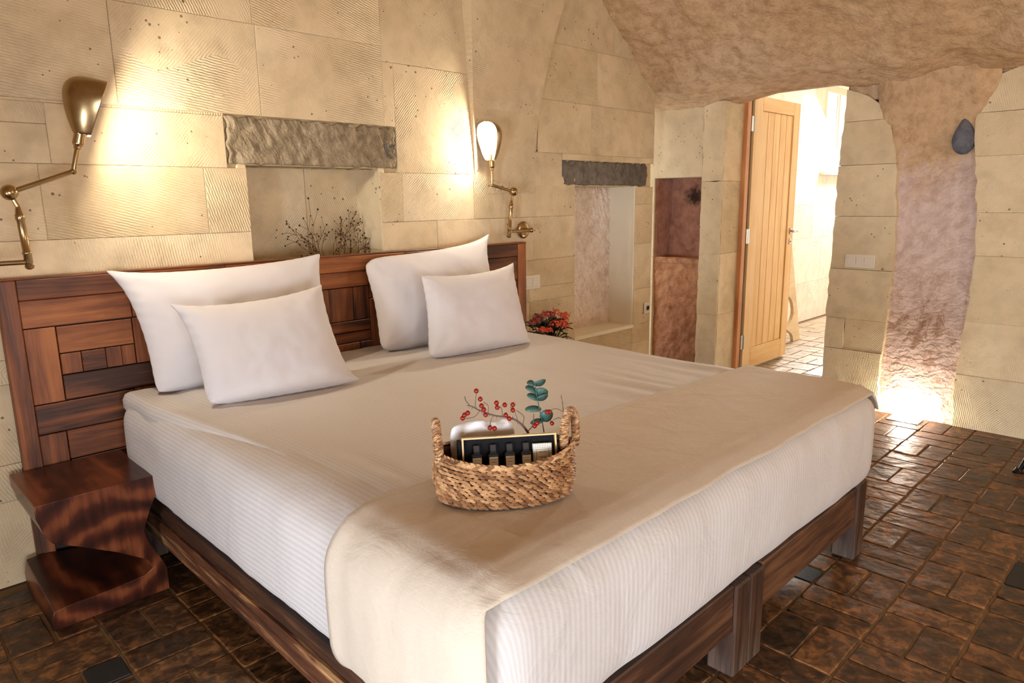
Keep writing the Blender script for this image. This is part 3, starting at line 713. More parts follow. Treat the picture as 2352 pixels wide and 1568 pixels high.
hc.box(10.0, 10.2, 0.2, 3.5, 0, 3.0); hc.box(5.2, 10.2, 0.0, 0.2, 0, 3.0)
hc.build('wall_core', MT['block_hall'], hw)
def hb(x0, x1, z0, z1): slab('stone_block', rect(x0 + G, x1 - G, z0 + G, z1 - G), lambda a, b, d: Vector((a, YH + d, b)), 0.03, MT['block_hall'], hw, 0.003)
for k, (a, b) in enumerate(((0, 0.45), (0.45, 0.95), (0.95, 1.32), (1.32, 1.69))):
    xs = [5.3, 6.3 + 0.3 * (k % 2), 7.3 + 0.25 * (k % 2), 8.05 + 0.3 * (k % 2), 9.0, 10.0]
    for p, q in zip(xs, xs[1:]): hb(p, q, a, b)
for (a, b) in ((1.69, 2.15), (2.15, 2.62), (2.62, 3.0)):
    for p, q in ((5.3, 6.8), (6.8, 7.6), (7.6, 8.19)): hb(p, q, a, b)
    if a > 2.6: hb(8.19, 9.05, a, b)
hcl = obj('ceiling_hall', *box_vf(5.28, 10.2, 0.0, 3.6, 3.0, 3.2), MT['plaster']); tag(hcl, 'pale ceiling of the room beyond the door', 'ceiling', kind='structure')
win = thing('window_1', 'bright window high on the wall beyond the open door', 'window', (8.62, YH, 1.69), kind='structure')
fr = MB(); fr.box(-0.43, -0.36, 0.0, 0.05, 0.0, 0.93, 0.004); fr.box(0.36, 0.43, 0.0, 0.05, 0.0, 0.93, 0.004); fr.box(-0.36, 0.36, 0.0, 0.05, 0.86, 0.93, 0.004); fr.box(-0.36, 0.36, 0.0, 0.05, 0.0, 0.06, 0.004)
fr.build('window_frame', MT['white_plastic'], win)
fr = MB(); fr.box(-0.02, 0.02, 0.005, 0.045, 0.06, 0.86, 0.003); fr.build('mullion', MT['white_plastic'], win)
for s in (-1, 1):
    g = MB(); g.box(min(s * .02, s * .36), max(s * .02, s * .36), 0.022, 0.026, 0.06, 0.86); g.build('pane', MT['glass'], win)
sl = MB(); sl.box(-0.46, 0.46, -0.05, 0.05, -0.04, 0.0, 0.004); sl.build('window_sill', MT['plaster'], win)

# ------------------------------------------------------------------ door
door = thing('door_1', 'open pale wooden door with vertical boards in the doorway', 'door', (5.24, 2.63, 0), kind='structure')
def part(name, b, mat, parent, bev=0.003, vert=False):
    """box part; its grain follows its longest side"""
    x0, x1, y0, y1, z0, z1 = b; c = Vector(((x0 + x1) / 2, (y0 + y1) / 2, (z0 + z1) / 2)); h = ((x1 - x0) / 2, (y1 - y0) / 2, (z1 - z0) / 2)
    ax = max(range(3), key=lambda i: h[i])
    if ax == 0: hh = h; rot = Matrix.Identity(3)
    elif ax == 2: hh = (h[2], h[1], h[0]); rot = Matrix(((0, 0, 1), (0, 1, 0), (-1, 0, 0)))
    else: hh = (h[1], h[0], h[2]); rot = Matrix(((0, -1, 0), (1, 0, 0), (0, 0, 1)))
    o = obj(name, *box_vf(-hh[0], hh[0], -hh[1], hh[1], -hh[2], hh[2], bev), mat, parent)
    o.matrix_basis = Matrix.Translation(c) @ rot.to_4x4(); return o
T = 0.042
part('stile', (0.0, 0.135, 0, T, 0.02, 2.17), MT['wood_door'], door); part('stile', (0.695, 0.81, 0, T, 0.02, 2.17), MT['wood_door'], door)
part('rail', (0.136, 0.694, 0, T, 0.02, 0.185), MT['wood_door'], door); part('rail', (0.136, 0.694, 0, T, 2.065, 2.17), MT['wood_door'], door)
bw = 0.558 / 5
for k in range(5): part('board', (0.136 + bw * k + 0.003, 0.136 + bw * (k + 1) - 0.003, 0.010, 0.034, 0.186, 2.064), MT['wood_door'], door, 0.003)
part('panel_back', (0.136, 0.694, 0.020, 0.026, 0.186, 2.064), MT['groove'], door, 0)
for z in (1.90, 1.05, 0.2):
    hn = part('hinge', (-0.046, -0.012, -0.004, 0.012, z - 0.0, z + 0.115), MT['steel'], door, 0.002)
    kn = MB(); kn.tube([(-0.004, -0.004, z), (-0.004, -0.004, z + 0.115)], 0.006, 8); kn.build('hinge_pin', MT['steel'], door, True)
hd = MB(); hd.box(0.738, 0.776, -0.008, 0.0, 1.095, 1.145, 0.002); hd.tube([(0.757, 0, 1.12), (0.757, -0.045, 1.12)], 0.009, 10); hd.box(0.70, 0.80, -0.056, -0.04, 1.110, 1.130, 0.003)
hd.tube([(0.757, T, 1.12), (0.757, T + 0.045, 1.12)], 0.009, 10); hd.box(0.757, 0.88, T + 0.04, T + 0.056, 1.110, 1.130, 0.003)
hd.build('handle', MT['steel'], door, False)
lk = MB(); lk.box(0.738, 0.776, -0.006, 0.0, 1.005, 1.055, 0.002); lp = lk.build('lock_plate', MT['steel'], door)
lk = MB(); lk.lathe([(0.006, 0), (0.006, 0.002)], Matrix.Translation((0.757, -0.006, 1.03)) @ Matrix.Rotation(PI / 2, 4, 'X'), 10); lk.build('keyhole', MT['black'], lp)
frm = thing('trim_1', 'orange-brown wooden frame of the open door', 'door frame', (5.13, 2.65, 0), kind='structure')
part('jamb', (0.0, 0.055, -0.022, 0.03, 0.0, 2.2), MT['wood_frame'], frm); part('jamb_stop', (0.056, 0.10, -0.004, 0.03, 0.0, 2.2), MT['dark'], frm)
part('jamb', (0.0, 0.10, -0.84, -0.80, 0.0, 2.2), MT['wood_frame'], frm); part('head', (0.0, 0.10, -0.80, -0.022, 2.175, 2.23), MT['wood_frame'], frm)

# wooden trestle beyond the door
tr = thing('trestle', 'pale wooden trestle panel with an oval cut-out beyond the door', 'stand', (6.58, 2.87, 0))
def trestle_panel(y):
    """A-shaped panel: oval hole above, arch between the feet"""
    hw = lambda z: 0.345 - 0.3375 * z
    zs = [0.0, 0.04, 0.08, 0.12, 0.15, 0.19, 0.23, 0.28, 0.33, 0.38, 0.42, 0.45, 0.48, 0.6, 0.75, 0.94]
    def inner(z):
        if z < 0.13: return 0.19 * math.sqrt(max(0, 1 - (z / 0.13) ** 2)) if z > 0 else 0.19
        if 0.18 < z < 0.47: return 0.155 * math.sqrt(max(0, 1 - ((z - 0.325) / 0.145) ** 2)) * hw(z) / 0.24
        return 0.0
    m = MB()
    for s_ in (-1, 1):
        v = []; f = []
        for z in zs:
            i_ = inner(z); v += [(s_ * i_, y, z), (s_ * hw(z), y, z), (s_ * hw(z), y + 0.03, z), (s_ * i_, y + 0.03, z)]
        for k in range(len(zs) - 1):
            for q in range(4): f.append((4 * k + q, 4 * k + (q + 1) % 4, 4 * k + 4 + (q + 1) % 4, 4 * k + 4 + q))
        f += [(3, 2, 1, 0), tuple(range(4 * len(zs) - 4, 4 * len(zs)))]
        m.add(v, f)
    return m
for y in (0.0, 0.26): trestle_panel(y).build('side_panel', MT['wood_pale'], tr)
part('ridge_bar', (-0.03, 0.03, 0.031, 0.259, 0.86, 0.93), MT['wood_pale'], tr)

# ------------------------------------------------------------------ switches and sockets
def plate(name, label, cat, loc, rot, w, h, n, mat, sock=False):
    t = thing(name, label, cat, loc); t.rotation_euler = (0, 0, rot)
    m = MB(); m.box(-w / 2, w / 2, -0.009, 0.0, -h / 2, h / 2, 0.003); m.build('cover_plate', mat, t)
    iw = (w - 0.03) / n
    for k in range(n):
        m = MB(); x = -w / 2 + 0.015 + iw * k
        m.box(x + 0.003, x + iw - 0.003, -0.013, -0.008, -h / 2 + 0.016, h / 2 - 0.016, 0.002); rk = m.build('rocker', mat, t)
    if sock:
        m = MB(); m.lathe([(0.019, 0), (0.019, 0.002), (0.016, 0.002)], Matrix.Translation((0, -0.0131, 0)) @ Matrix.Rotation(PI / 2, 4, 'X'), 18); m.build('socket_well', MT['cap'], rk)
    return t
plate('light_switch', 'white triple light switch on the pier beside the doorway', 'light switch', (4.8445, 1.648, 0.988), -PI / 2, 0.185, 0.086, 3, MT['white_plastic'])
plate('light_switch', 'cream double switch on the block wall beside the headboard', 'light switch', (3.205, YW - 0.002, 0.897), 0, 0.15, 0.088, 2, MT['white_plastic'])
plate('wall_socket', 'small square power socket low on the wall beside the tall niche', 'socket', (4.485, YW - 0.004, 0.585), 0, 0.078, 0.085, 1, MT['white_plastic'], True)

# floor uplight
ul = thing('floor_uplight', 'recessed glass floor light at the foot of the pink rock wall', 'floor light', (4.775, 1.275, 0))
m = MB()
for b in ((-0.065, 0.065, -0.09, -0.078), (-0.065, 0.065, 0.078, 0.09), (-0.065, -0.053, -0.078, 0.078), (0.053, 0.065, -0.078, 0.078)): m.box(b[0], b[1], b[2], b[3], -0.006, 0.006)
m.build('rim', MT['steel'], ul)
m = MB(); m.box(-0.053, 0.053, -0.078, 0.078, -0.006, 0.004); m.build('glass_cover', MT['glass_up'], ul)

# ------------------------------------------------------------------ headboard
hbY = 3.02
hbd = thing('headboard', 'tall reclaimed wood headboard of patchwork planks behind the bed', 'headboard', (0, hbY, 0))
P = lambda x0, x1, z0, z1, d=None: part('plank', (x0 + 0.001, x1 - 0.001, 0.0 + (R.uniform(-0.002, 0.003) if d is None else d), 0.022, z0 + 0.001, z1 - 0.001), MT['wood_head'], hbd, 0.002)
part('stile', (0.432, 0.492, -0.008, 0.03, 0.0, 1.148), MT['wood_head'], hbd); part('stile', (3.045, 3.113, -0.008, 0.03, 0.0, 1.148), MT['wood_head'], hbd)
for a, b in ((0.493, 1.25), (1.25, 2.2), (2.2, 3.044)): part('top_rail', (a, b - 0.001, -0.006, 0.03, 1.074, 1.148), MT['wood_head'], hbd)
part('cap_board', (0.425, 3.12, -0.004, 0.034, 1.1485, 1.156), MT['wood_head'], hbd, 0.002)
part('backing', (0.45, 3.10, 0.022, 0.034, 0.0, 1.147), MT['dark'], hbd, 0)
for q in ((.493, .862, .97, 1.073), (.493, .595, .682, .968), (.597, .857, .864, .966), (.597, .667, .782, .862), (.667, .751, .782, .862), (.751, .807, .782, .862), (.807, .857, .782, .862),
          (.859, .93, .782, .968), (.864, .98, .97, 1.073), (.597, .93, .684, .78), (.493, .836, .567, .680), (.838, .93, .567, .682), (.493, .583, .2, .565), (.585, .93, .45, .565), (.585, .93, .2, .448),
          (.932, 1.05, .78, .968), (.932, 1.05, .45, .778), (.982, 1.60, .97, 1.073), (1.052, 1.33, .80, .968), (1.332, 1.60, .80, .968), (1.052, 1.60, .62, .798), (1.052, 1.60, .2, .618),
          (1.602, 1.97, .996, 1.073), (1.602, 1.74, .828, .994), (1.742, 1.877, .828, .994), (1.879, 1.97, .828, .994), (1.602, 1.97, .77, .826), (1.602, 1.97, .716, .768), (1.602, 1.70, .2, .714), (1.702, 1.902, .2, .714), (1.904, 1.97, .2, .714),
          (1.972, 2.40, .93, 1.073), (2.402, 2.80, .93, 1.073), (1.972, 2.10, .6, .928), (2.102, 2.80, .76, .928), (2.102, 2.80, .6, .758), (1.972, 2.80, .2, .598),
          (2.802, 3.044, .93, 1.073), (2.802, 2.92, .62, .928), (2.922, 3.044, .62, .928), (2.802, 3.044, .2, .618)): P(*q)

# ------------------------------------------------------------------ bed bases (two singles side by side)
def bed_base(label, x0, x1, rough):
    t = thing('platform_bed', label, 'bed', (x0, 0.855, 0), 'pair of platform beds'); w = x1 - x0; L = 2.12; lg = 0.088
    for (px, py) in ((0, 0), (w - lg, 0), (0, L - lg), (w - lg, L - lg)):
        hgt = 0.318 if py == 0 and px > 0 and not rough else 0.298
        part('leg', (px, px + lg, py, py + lg, 0.0, hgt), MT['wood_leg'], t, 0.006)
    part('foot_rail', (lg + 0.001, w - lg - 0.001, 0.008, 0.045, 0.15, 0.302), MT['wood_bed'], t, 0.004)
    part('head_rail', (lg + 0.001, w - lg - 0.001, L - 0.045, L - 0.008, 0.15, 0.29), MT['wood_bed'], t, 0.004)
    for s in (0, 1):
        a = 0.006 if s == 0 else w - 0.046
        if s == 0 and rough:
            part('side_rail', (a - 0.010, a + 0.03, lg + 0.001, L - lg - 0.001, 0.152, 0.238), MT['wood_rough'], t, 0.008)
            part('side_ledge', (a + 0.002, a + 0.045, lg + 0.001, L - lg - 0.001, 0.2385, 0.29), MT['wood_bed'], t, 0.010)
        else: part('side_rail', (a, a + 0.04, lg + 0.001, L - lg - 0.001, 0.15, 0.29), MT['wood_bed'], t, 0.004)
    for k in range(7): part('slat', (0.05, w - 0.05, 0.2 + 0.27 * k, 0.28 + 0.27 * k, 0.262, 0.284), MT['wood_bed'], t, 0)
    return t
bed_base('dark wooden bed base with a weathered side rail by the carved bedside block', 0.768, 1.8355, True)
bed_base('dark wooden bed base whose outer foot post stands towards the doorway', 1.8375, 2.797, False)

# ------------------------------------------------------------------ mattress, topper, runner
def rbox(p, lo, hi, r):
    lo = Vector(lo); hi = Vector(hi)
    q = Vector([min(max(p[i], lo[i] + r), hi[i] - r) for i in range(3)]); d = Vector(p) - q
    return q + d.normalized() * r if d.length > 1e-9 else Vector(p)
def boxgrid(lo, hi, step):
    """plain box surface as grid, shared verts"""
    n = [max(2, round((hi[i] - lo[i]) / step)) for i in range(3)]; idx = {}; v = []; f = []
    def g(i, j, k):
        if (i, j, k) not in idx:
            idx[i, j, k] = len(v); v.append(tuple(lo[a] + (hi[a] - lo[a]) * (i, j, k)[a] / n[a] for a in range(3)))
        return idx[i, j, k]
    for i in range(n[0]):
        for j in range(n[1]):
            f.append((g(i, j, 0), g(i, j + 1, 0), g(i + 1, j + 1, 0), g(i + 1, j, 0))); f.append((g(i, j, n[2]), g(i + 1, j, n[2]), g(i + 1, j + 1, n[2]), g(i, j + 1, n[2])))
    for i in range(n[0]):
        for k in range(n[2]):
            f.append((g(i, 0, k), g(i + 1, 0, k), g(i + 1, 0, k + 1), g(i, 0, k + 1))); f.append((g(i, n[1], k), g(i, n[1], k + 1), g(i + 1, n[1], k + 1), g(i + 1, n[1], k)))
    for j in range(n[1]):
        for k in range(n[2]):
            f.append((g(0, j, k), g(0, j, k + 1), g(0, j + 1, k + 1), g(0, j + 1, k))); f.append((g(n[0], j, k), g(n[0], j + 1, k), g(n[0], j + 1, k + 1), g(n[0], j, k + 1)))
    return v, f
MLO, MHI, MR = (0.752, 0.835, 0.291), (2.826, 2.975, 0.684), 0.105
def wrinkle(p, n):
    """soft folds of the fitted sheet"""
    h = fbm(p, 3.0, 1.0, 3) * 0.004
    if n.z > 0.6:
        h += 0.004 * fbm((p.x * 14, p.y * 0.9, 0), 1.0, 12.0, 2) * (0.5 + 2.2 * max(0, min(1, (p.x - 1.9) / 0.3)) * math.exp(-((p.y - 1.6) / 0.4) ** 2) + (1.2 if p.x < 1.0 else 0))
    if abs(n.x) > 0.5: h += 0.004 * fbm((0, p.y * 5, p.z * 5), 1.0, 3.0, 3) + 0.012 * (1 - ((p.z - 0.49) / 0.2) ** 2) * 0.6
    if n.y < -0.5: h += 0.003 * fbm((p.x * 4, 0, p.z * 2), 1.0, 9.0, 3) + 0.012 * (1 - ((p.z - 0.49) / 0.2) ** 2) * 0.6
    return h
def soft_box(name, lo, hi, r, step, mat, parent=None, disp=wrinkle, post=None):
    v, f = boxgrid(lo, hi, step); out = []; uv = []
    for p in v:
        q = rbox(p, lo, hi, r); inner = Vector([min(max(p[i], lo[i] + r), hi[i] - r) for i in range(3)]); n = (q - inner).normalized() if (q - inner).length > 1e-6 else Vector((0, 0, 1))
        q2 = q + n * disp(q, n)
        if post: q2 = post(q2)
        out.append(q2)
        w = abs(n.x) / (abs(n.x) + abs(n.y) + 1e-3); dz = hi[2] - q.z
        u = q.x + (-dz if n.x < 0 else dz) * w
        uv.append((u, q.y))
    return obj(name, out, f, mat, parent, True, uv)
mat_o = soft_box('mattress', MLO, MHI, MR, 0.03, MT['sheet'])
tag(mat_o, 'thick mattress in a white satin-striped fitted sheet on the bed bases', 'mattress')
TLO, THI = (0.765, 0.90, 0.60), (2.79, 2.965, 0.698)
def tp_post(p):
    # the pad is plump at the head and melts into the bed towards the foot
    t = max(0.0, min(1.0, (2.75 - p.y) / 0.9)); t = t * t * (3 - 2 * t)
    if p.x < 1.2: p.x += 0.085 * t * (1.2 - p.x) / 0.4; 
    if p.x > 2.5: p.x -= 0.03 * (p.x - 2.5) / 0.3
    p.z -= 0.010 * t
    return p
top_o = soft_box('topper', TLO, THI, 0.044, 0.028, MT['sheet'], mat_o, lambda p, n: wrinkle(p, n) if n.z > 0.6 else fbm(p, 6, 4, 3) * 0.006, tp_post)
tag(top_o, 'soft pad whose plump edge shows at the head of the bed')
# runner
def runner():
    lo = tuple(c - 0.016 for c in MLO); hi = tuple(c + 0.016 for c in MHI); v = []; ny, ns = 34, 130
    s0, s1, s2 = hi[2] - 0.305, hi[0] - lo[0], 0.10
    tot = s0 + s1 + s2
    for j in range(ny + 1):
        for i in range(ns + 1):
            s = tot * i / ns; t = j / ny
            ye = 1.345 + (0.035 * math.sin((s - s0) * 1.6) if s > s0 else 0) + 0.01 * fbm((s, 0, 0), 2.5, 3, 2)
            y = lo[1] + 0.006 + 0.012 * fbm((s, 0, 0), 3.5, 7, 3) * (1 - t) + (ye - lo[1]) * t
            if s < s0: p = (lo[0], y, 0.305 + s)
            elif s < s0 + s1: p = (lo[0] + s - s0, y, hi[2])
            else: p = (hi[0], y, hi[2] - (s - s0 - s1))
            q = rbox(p, lo, hi, MR + 0.016)
            inner = Vector([min(max(p[a], lo[a] + MR + .016), hi[a] - MR - .016) for a in range(3)]); n = (q - inner).normalized()
            h = fbm(q, 2.2, 5, 3) * 0.004 + fbm((q.x * 1.2, q.y * 9, q.z), 1.3, 8, 2) * 0.005 + 0.004 * math.exp(-((1 - t) / 0.06) ** 2) + 0.006 * (1 if t < 0.1 else 0) * (0.1 - t) * 10
            if n.x < -0.5: h += 0.012 * (1 - ((q.z - 0.49) / 0.2) ** 2) * 0.6 + 0.008 * fbm((0, q.y * 6, q.z * 1.5), 1.0, 2, 2) + 0.004
            if n.y < -0.3: h += 0.006
            v.append(q + n * (h + 0.003))
    f = [(j * (ns + 1) + i + 1, j * (ns + 1) + i, (j + 1) * (ns + 1) + i, (j + 1) * (ns + 1) + i + 1) for j in range(ny) for i in range(ns)]
    f = [tuple(reversed(q)) for q in f]
    o = obj('bed_runner', v, f, MT['runner'], None, True); md = o.modifiers.new('thick', 'SOLIDIFY'); md.thickness = 0.004; md.offset = -1
    return o
tag(runner(), 'beige linen bed runner draped across the foot of the bed', 'bed runner')

# ------------------------------------------------------------------ pillows
def pillow(label, BL, BR, TR, TL, th, seed, pinch=0.07, ears=(-.03, -.03, .012, .012), sag=1.0):
    BL, BR, TR, TL = map(Vector, (BL, BR, TR, TL)); nu, nv = 44, 34
    nrm = ((BR - BL).cross(TL - BL)).normalized()
    if nrm.y > 0: nrm = -nrm
    W_ = (BR - BL).length; H_ = (TL - BL).length
    def pt(u, v, side):
        a, b = 2 * u - 1, 2 * v - 1
        uu = 0.5 + (u - 0.5) * (1 - pinch * (1 - b * b)); vv = 0.5 + (v - 0.5) * (1 - pinch * 1.1 * (1 - a * a))
        if v > 0.5: vv = 0.5 + (v - 0.5) * (1 - pinch * 1.1 * sag * (1 - a * a))
        if v < 0.5: vv = 0.5 + (v - 0.5) * (1 + 0.01 * (1 - a * a))
        kc = abs(a) ** 7 * abs(b) ** 7
        kk = ears[0 if b < 0 and a < 0 else 1 if b < 0 else 2 if a > 0 else 3] * kc
        uu += kk * (1 if a > 0 else -1); vv += kk * (1.2 if b > 0 else 1.0 if kk < 0 else -0.3) * (1 if b > 0 else -1)
        p = BL.lerp(BR, uu).lerp(TL.lerp(TR, uu), vv)
        pr = max(0, (1 - abs(a) ** 2.6)) ** 0.52 * max(0, (1 - abs(b) ** 2.6)) ** 0.48
        h = th * pr * (1 + 0.12 * (-b))
        q = (a * W_, b * H_, seed)
        edge = min(1, (1 - max(abs(a), abs(b))) * 8)
        wr = fbm((a * W_ * 2, b * H_ * 2, seed), 1.5, seed, 3) * 0.009 * edge
        # gathers running in from the corners
        for (ca, cb) in ((-1, -1), (1, -1), (1, 1), (-1, 1)):
            d = math.hypot(a - ca, b - cb); ang = math.atan2(b - cb, a - ca)
            wr += 0.0035 * math.sin(ang * 9 + seed) * math.exp(-d * 2.4) * edge
        # seam waviness
        if edge < 0.5: p = p + nrm * 0.004 * math.sin((a * W_ + b * H_) * 70 + seed) 
        k = h * (1.0 if side > 0 else 0.62)
        return p + nrm * side * (k + 0.003) + nrm * wr * (1 if side > 0 else -0.5)
    v = []; f = []; uv = []
    for side in (1, -1):
        k0 = len(v)
        for j in range(nv + 1):
            for i in range(nu + 1):
                v.append(pt(i / nu, j / nv, side)); uv.append((i / nu * W_, j / nv * H_))
        for j in range(nv):
            for i in range(nu):
                q = (k0 + j * (nu + 1) + i, k0 + j * (nu + 1) + i + 1, k0 + (j + 1) * (nu + 1) + i + 1, k0 + (j + 1) * (nu + 1) + i)
                f.append(q if side > 0 else tuple(reversed(q)))
    n1 = (nu + 1) * (nv + 1)
    ring = [i for i in range(nu)] + [j * (nu + 1) + nu for j in range(nv)] + [nv * (nu + 1) + i for i in range(nu, 0, -1)] + [j * (nu + 1) for j in range(nv, 0, -1)]
    for a, b in zip(ring, ring[1:] + ring[:1]): f.append((b, a, a + n1, b + n1))
    o = obj('pillow', v, f, MT['pillow'], None, True, uv)
    sd = o.modifiers.new('sub', 'SUBSURF'); sd.levels = 1; sd.render_levels = 1
    return tag(o, label, 'pillow', 'white pillows at the head of the bed')
ZP = 0.70
pillow('large white pillow propped on the headboard behind a smaller one, near the carved bedside block', (0.835, 2.77, ZP), (1.635, 2.77, ZP), (1.66, 2.945, 1.172), (0.795, 2.945, 1.152), 0.088, 1.3, ears=(-.02, -.03, .01, .035))
pillow('small white pillow standing before the large one near the carved bedside block', (0.905, 2.46, ZP), (1.455, 2.37, ZP), (1.50, 2.66, 1.066), (0.905, 2.66, 1.042), 0.082, 4.1, ears=(-.035, .06, .005, .03), sag=1.7)
pillow('large white pillow with one upturned corner behind the pillow nearest the flowers', (1.83, 2.745, ZP), (2.66, 2.75, ZP), (2.71, 2.94, 1.195), (1.875, 2.935, 1.143), 0.098, 7.7, ears=(-.04, -.03, .05, -.05))
pillow('small white pillow standing in front, nearest the red flowers', (1.90, 2.47, ZP), (2.505, 2.405, ZP), (2.645, 2.66, 1.073), (2.02, 2.65, 1.064), 0.085, 9.2, ears=(-.04, .015, .02, .0), sag=1.8)

# ------------------------------------------------------------------ bedside blocks
def night(label, loc, mirror=1):
    Lh = [(0.0, .45), (0.0, .405), (0.008, .378), (0.014, .348), (0.035, .308), (0.12, .262), (0.22, .205), (0.318, .137), (0.33, .106), (0.30, .086), (0.18, .076), (0.05, .074), (0.010, .068), (0.0, .04), (0.0, 0.0)]
    Rh = [(.37, .45), (.373, .41), (.365, .375), (.345, .335), (.322, .28), (.315, .25), (.322, .215), (.34, .17), (.358, .13), (.368, .105), (.374, .085), (.375, .07), (.375, .055), (.375, .03), (.375, 0.0)]
    w = 0.375; n = len(Lh); v = []; f = []; ny = 10
    for j in range(ny + 1):
        t = 0.0
        ring = []
        for k in range(n): ring.append((Rh[k][0] * (1 - t) + (w - Lh[k][0]) * t, Rh[k][1]* (1 - t) + Lh[k][1] * t))
        for k in range(n - 1, -1, -1): ring.append((Lh[k][0], Lh[k][1] * (1 + 0.65 * j / ny * max(0, 1 - Lh[k][0] / 0.3)) if k > 8 else Lh[k][1]))
        for (x, z) in ring: v.append((x if mirror > 0 else w - x, 0.40 * j / ny, z))
    m = 2 * n
    for j in range(ny):
        for k in range(m):
            a = (j * m + k, j * m + (k + 1) % m, (j + 1) * m + (k + 1) % m, (j + 1) * m + k); f.append(a if mirror > 0 else tuple(reversed(a)))
    f.append(tuple(range(m - 1, -1, -1)) if mirror > 0 else tuple(range(m))); f.append(tuple(range(ny * m, ny * m + m)) if mirror > 0 else tuple(range(ny * m + m - 1, ny * m - 1, -1)))
    o = obj('bedside_block', v, f, MT['wood_night'], None, False, None, None, loc); shade_smooth(o, 35)
    b = o.modifiers.new('bev', 'BEVEL'); b.width = 0.0025; b.segments = 2; b.limit_method = 'ANGLE'; b.angle_limit = math.radians(40)
    return tag(o, label, 'bedside table')
night('carved reddish wooden bedside block with a twisted waist beside the headboard', (0.383, 2.605, 0.0))
night('carved wooden bedside block under the potted red flowers, mostly hidden by the bed', (2.86, 2.58, 0.0), -1)

# ------------------------------------------------------------------ wall sconces
def sconce(label, plate_p, pole_b, pole_t, ball, elbow, sock, top, n_dir):
    t = thing('wall_sconce', label, 'wall lamp', plate_p, 'brass sconces above the headboard'); o = Vector(plate_p); L = lambda p: Vector(p) - o
    br = MT['brass']
    m = MB(); m.lathe([(0.052, 0), (0.052, 0.006), (0.044, 0.012), (0.03, 0.014), (0.012, 0.016)], Matrix.Rotation(PI / 2, 4, 'X'), 28)
    m.build('wall_plate', br, t, True)
    m = MB(); pb = L(pole_b); pt = L(pole_t)
    q = Vector((0.0, pb.y + 0.0, 0.0)); m.tube([(0, -0.01, 0), (0, q.y, 0)], 0.013, 12); a = Vector((pb.x, pb.y, 0.0))
    m.tube([(0.012 if pb.x < 0 else -0.012, q.y, 0), a], 0.0085, 12); m.ball((0, q.y, 0), 0.015, 12, 8)
    m.build('bracket_arm', br, t, True)
    d = (pt - pb).normalized(); Mx = Matrix.Translation(pb) @ d.to_track_quat('Z', 'Y').to_matrix().to_4x4(); Lp = (pt - pb).length
    m = MB(); m.lathe([(0.004, -0.032), (0.012, -0.028), (0.0145, -0.02), (0.011, -0.012), (0.013, -0.008), (0.013, 0.02), (0.0145, 0.022), (0.0145, 0.027), (0.012, 0.03), (0.012, Lp - 0.05), (0.0145, Lp - 0.046), (0.0145, Lp - 0.03), (0.012, Lp - 0.026), (0.009, Lp - 0.01), (0.006, Lp)], Mx, 16)
    m.build('pole', br, t, True)
    m = MB(); bl = L(ball); m.ball(bl, 0.026, 20, 14); m.tube([pt - d * 0.004, bl], 0.007, 8); m.build('ball_joint', br, t, True)
    el = L(elbow); m = MB(); m.tube([bl, el], 0.0085, 12); m.ball(el, 0.0115, 12, 8); m.tube([el + Vector((0, -0.014, 0)), el + Vector((0, 0.014, 0))], 0.006, 10); m.build('upper_arm', br, t, True)
    sk = L(sock); tp = L(top); d2 = (tp - el).normalized(); Mx2 = Matrix.Translation(el) @ d2.to_track_quat('Z', 'Y').to_matrix().to_4x4(); Ls = (sk - el).length
    m = MB(); m.lathe([(0.007, 0.004), (0.0085, 0.01), (0.0085, Ls - 0.055), (0.012, Ls - 0.052), (0.012, Ls - 0.044), (0.0165, Ls - 0.04), (0.0185, Ls - 0.034), (0.0175, Ls - 0.004), (0.019, Ls)], Mx2, 18); m.build('socket', br, t, True)
    # shade: half shell open towards n_dir
    nd = Vector(n_dir).normalized(); H = (tp - sk).length; zax = (tp - sk).normalized(); nd = (nd - zax * nd.dot(zax)).normalized(); side = zax.cross(nd)
    pr = [(0.0, 0.024), (0.06, 0.03), (0.2, 0.041), (0.38, 0.052), (0.56, 0.06), (0.72, 0.062), (0.84, 0.057), (0.93, 0.044), (0.98, 0.027), (1.0, 0.004)]
    v = []; nn = 22
    for (h, r) in pr:
        op = 0.022 + 0.034 * h                              # front cut leans outward with height
        for k in range(nn + 1):
            a = PI / 2 + (PI) * k / nn; r_ = max(r, 0.004)
            c, s_ = math.cos(a), math.sin(a)
            x = r_ * c * 1.22; y_ = r_ * s_ * 1.10
            x += op * (1 + c) if c < 0 else op
            if h > 0.97: x = min(x, op)
            v.append(sk + zax * (h * H) + nd * x + side * y_)
    f = [(j * (nn + 1) + i, j * (nn + 1) + i + 1, (j + 1) * (nn + 1) + i + 1, (j + 1) * (nn + 1) + i) for j in range(len(pr) - 1) for i in range(nn)]
    sh = obj('lamp_shade', v, f, br, t, True); sh.data.materials.append(MT['shade_in'])
    sd = sh.modifiers.new('thick', 'SOLIDIFY'); sd.thickness = 0.0025; sd.offset = 0; sd.material_offset = 1; sd.material_offset_rim = 0
    ss = sh.modifiers.new('sub', 'SUBSURF'); ss.levels = 1; ss.render_levels = 2
    m = MB(); bc = sk + zax * 0.058 + nd * 0.008; m.ball(bc, 0.021, 14, 10, (1, 1, 1.15)); bu = m.build('bulb', MT['bulb'], t, True)
    m = MB(); m.tube([sk, sk + zax * 0.038], 0.013, 12); m.build('bulb_cap', MT['nickel'], bu, True)
    return t
sconce('brass swing-arm wall lamp above the bedside block, shade turned sideways', (0.275, YW - 0.004, 1.222), (0.512, 2.85, 1.228), (0.505, 2.85, 1.41), (0.487, 2.85, 1.453), (0.682, 2.85, 1.525), (0.728, 2.85, 1.648), (0.768, 2.85, 1.843), (0.97, -0.2, 0.10))
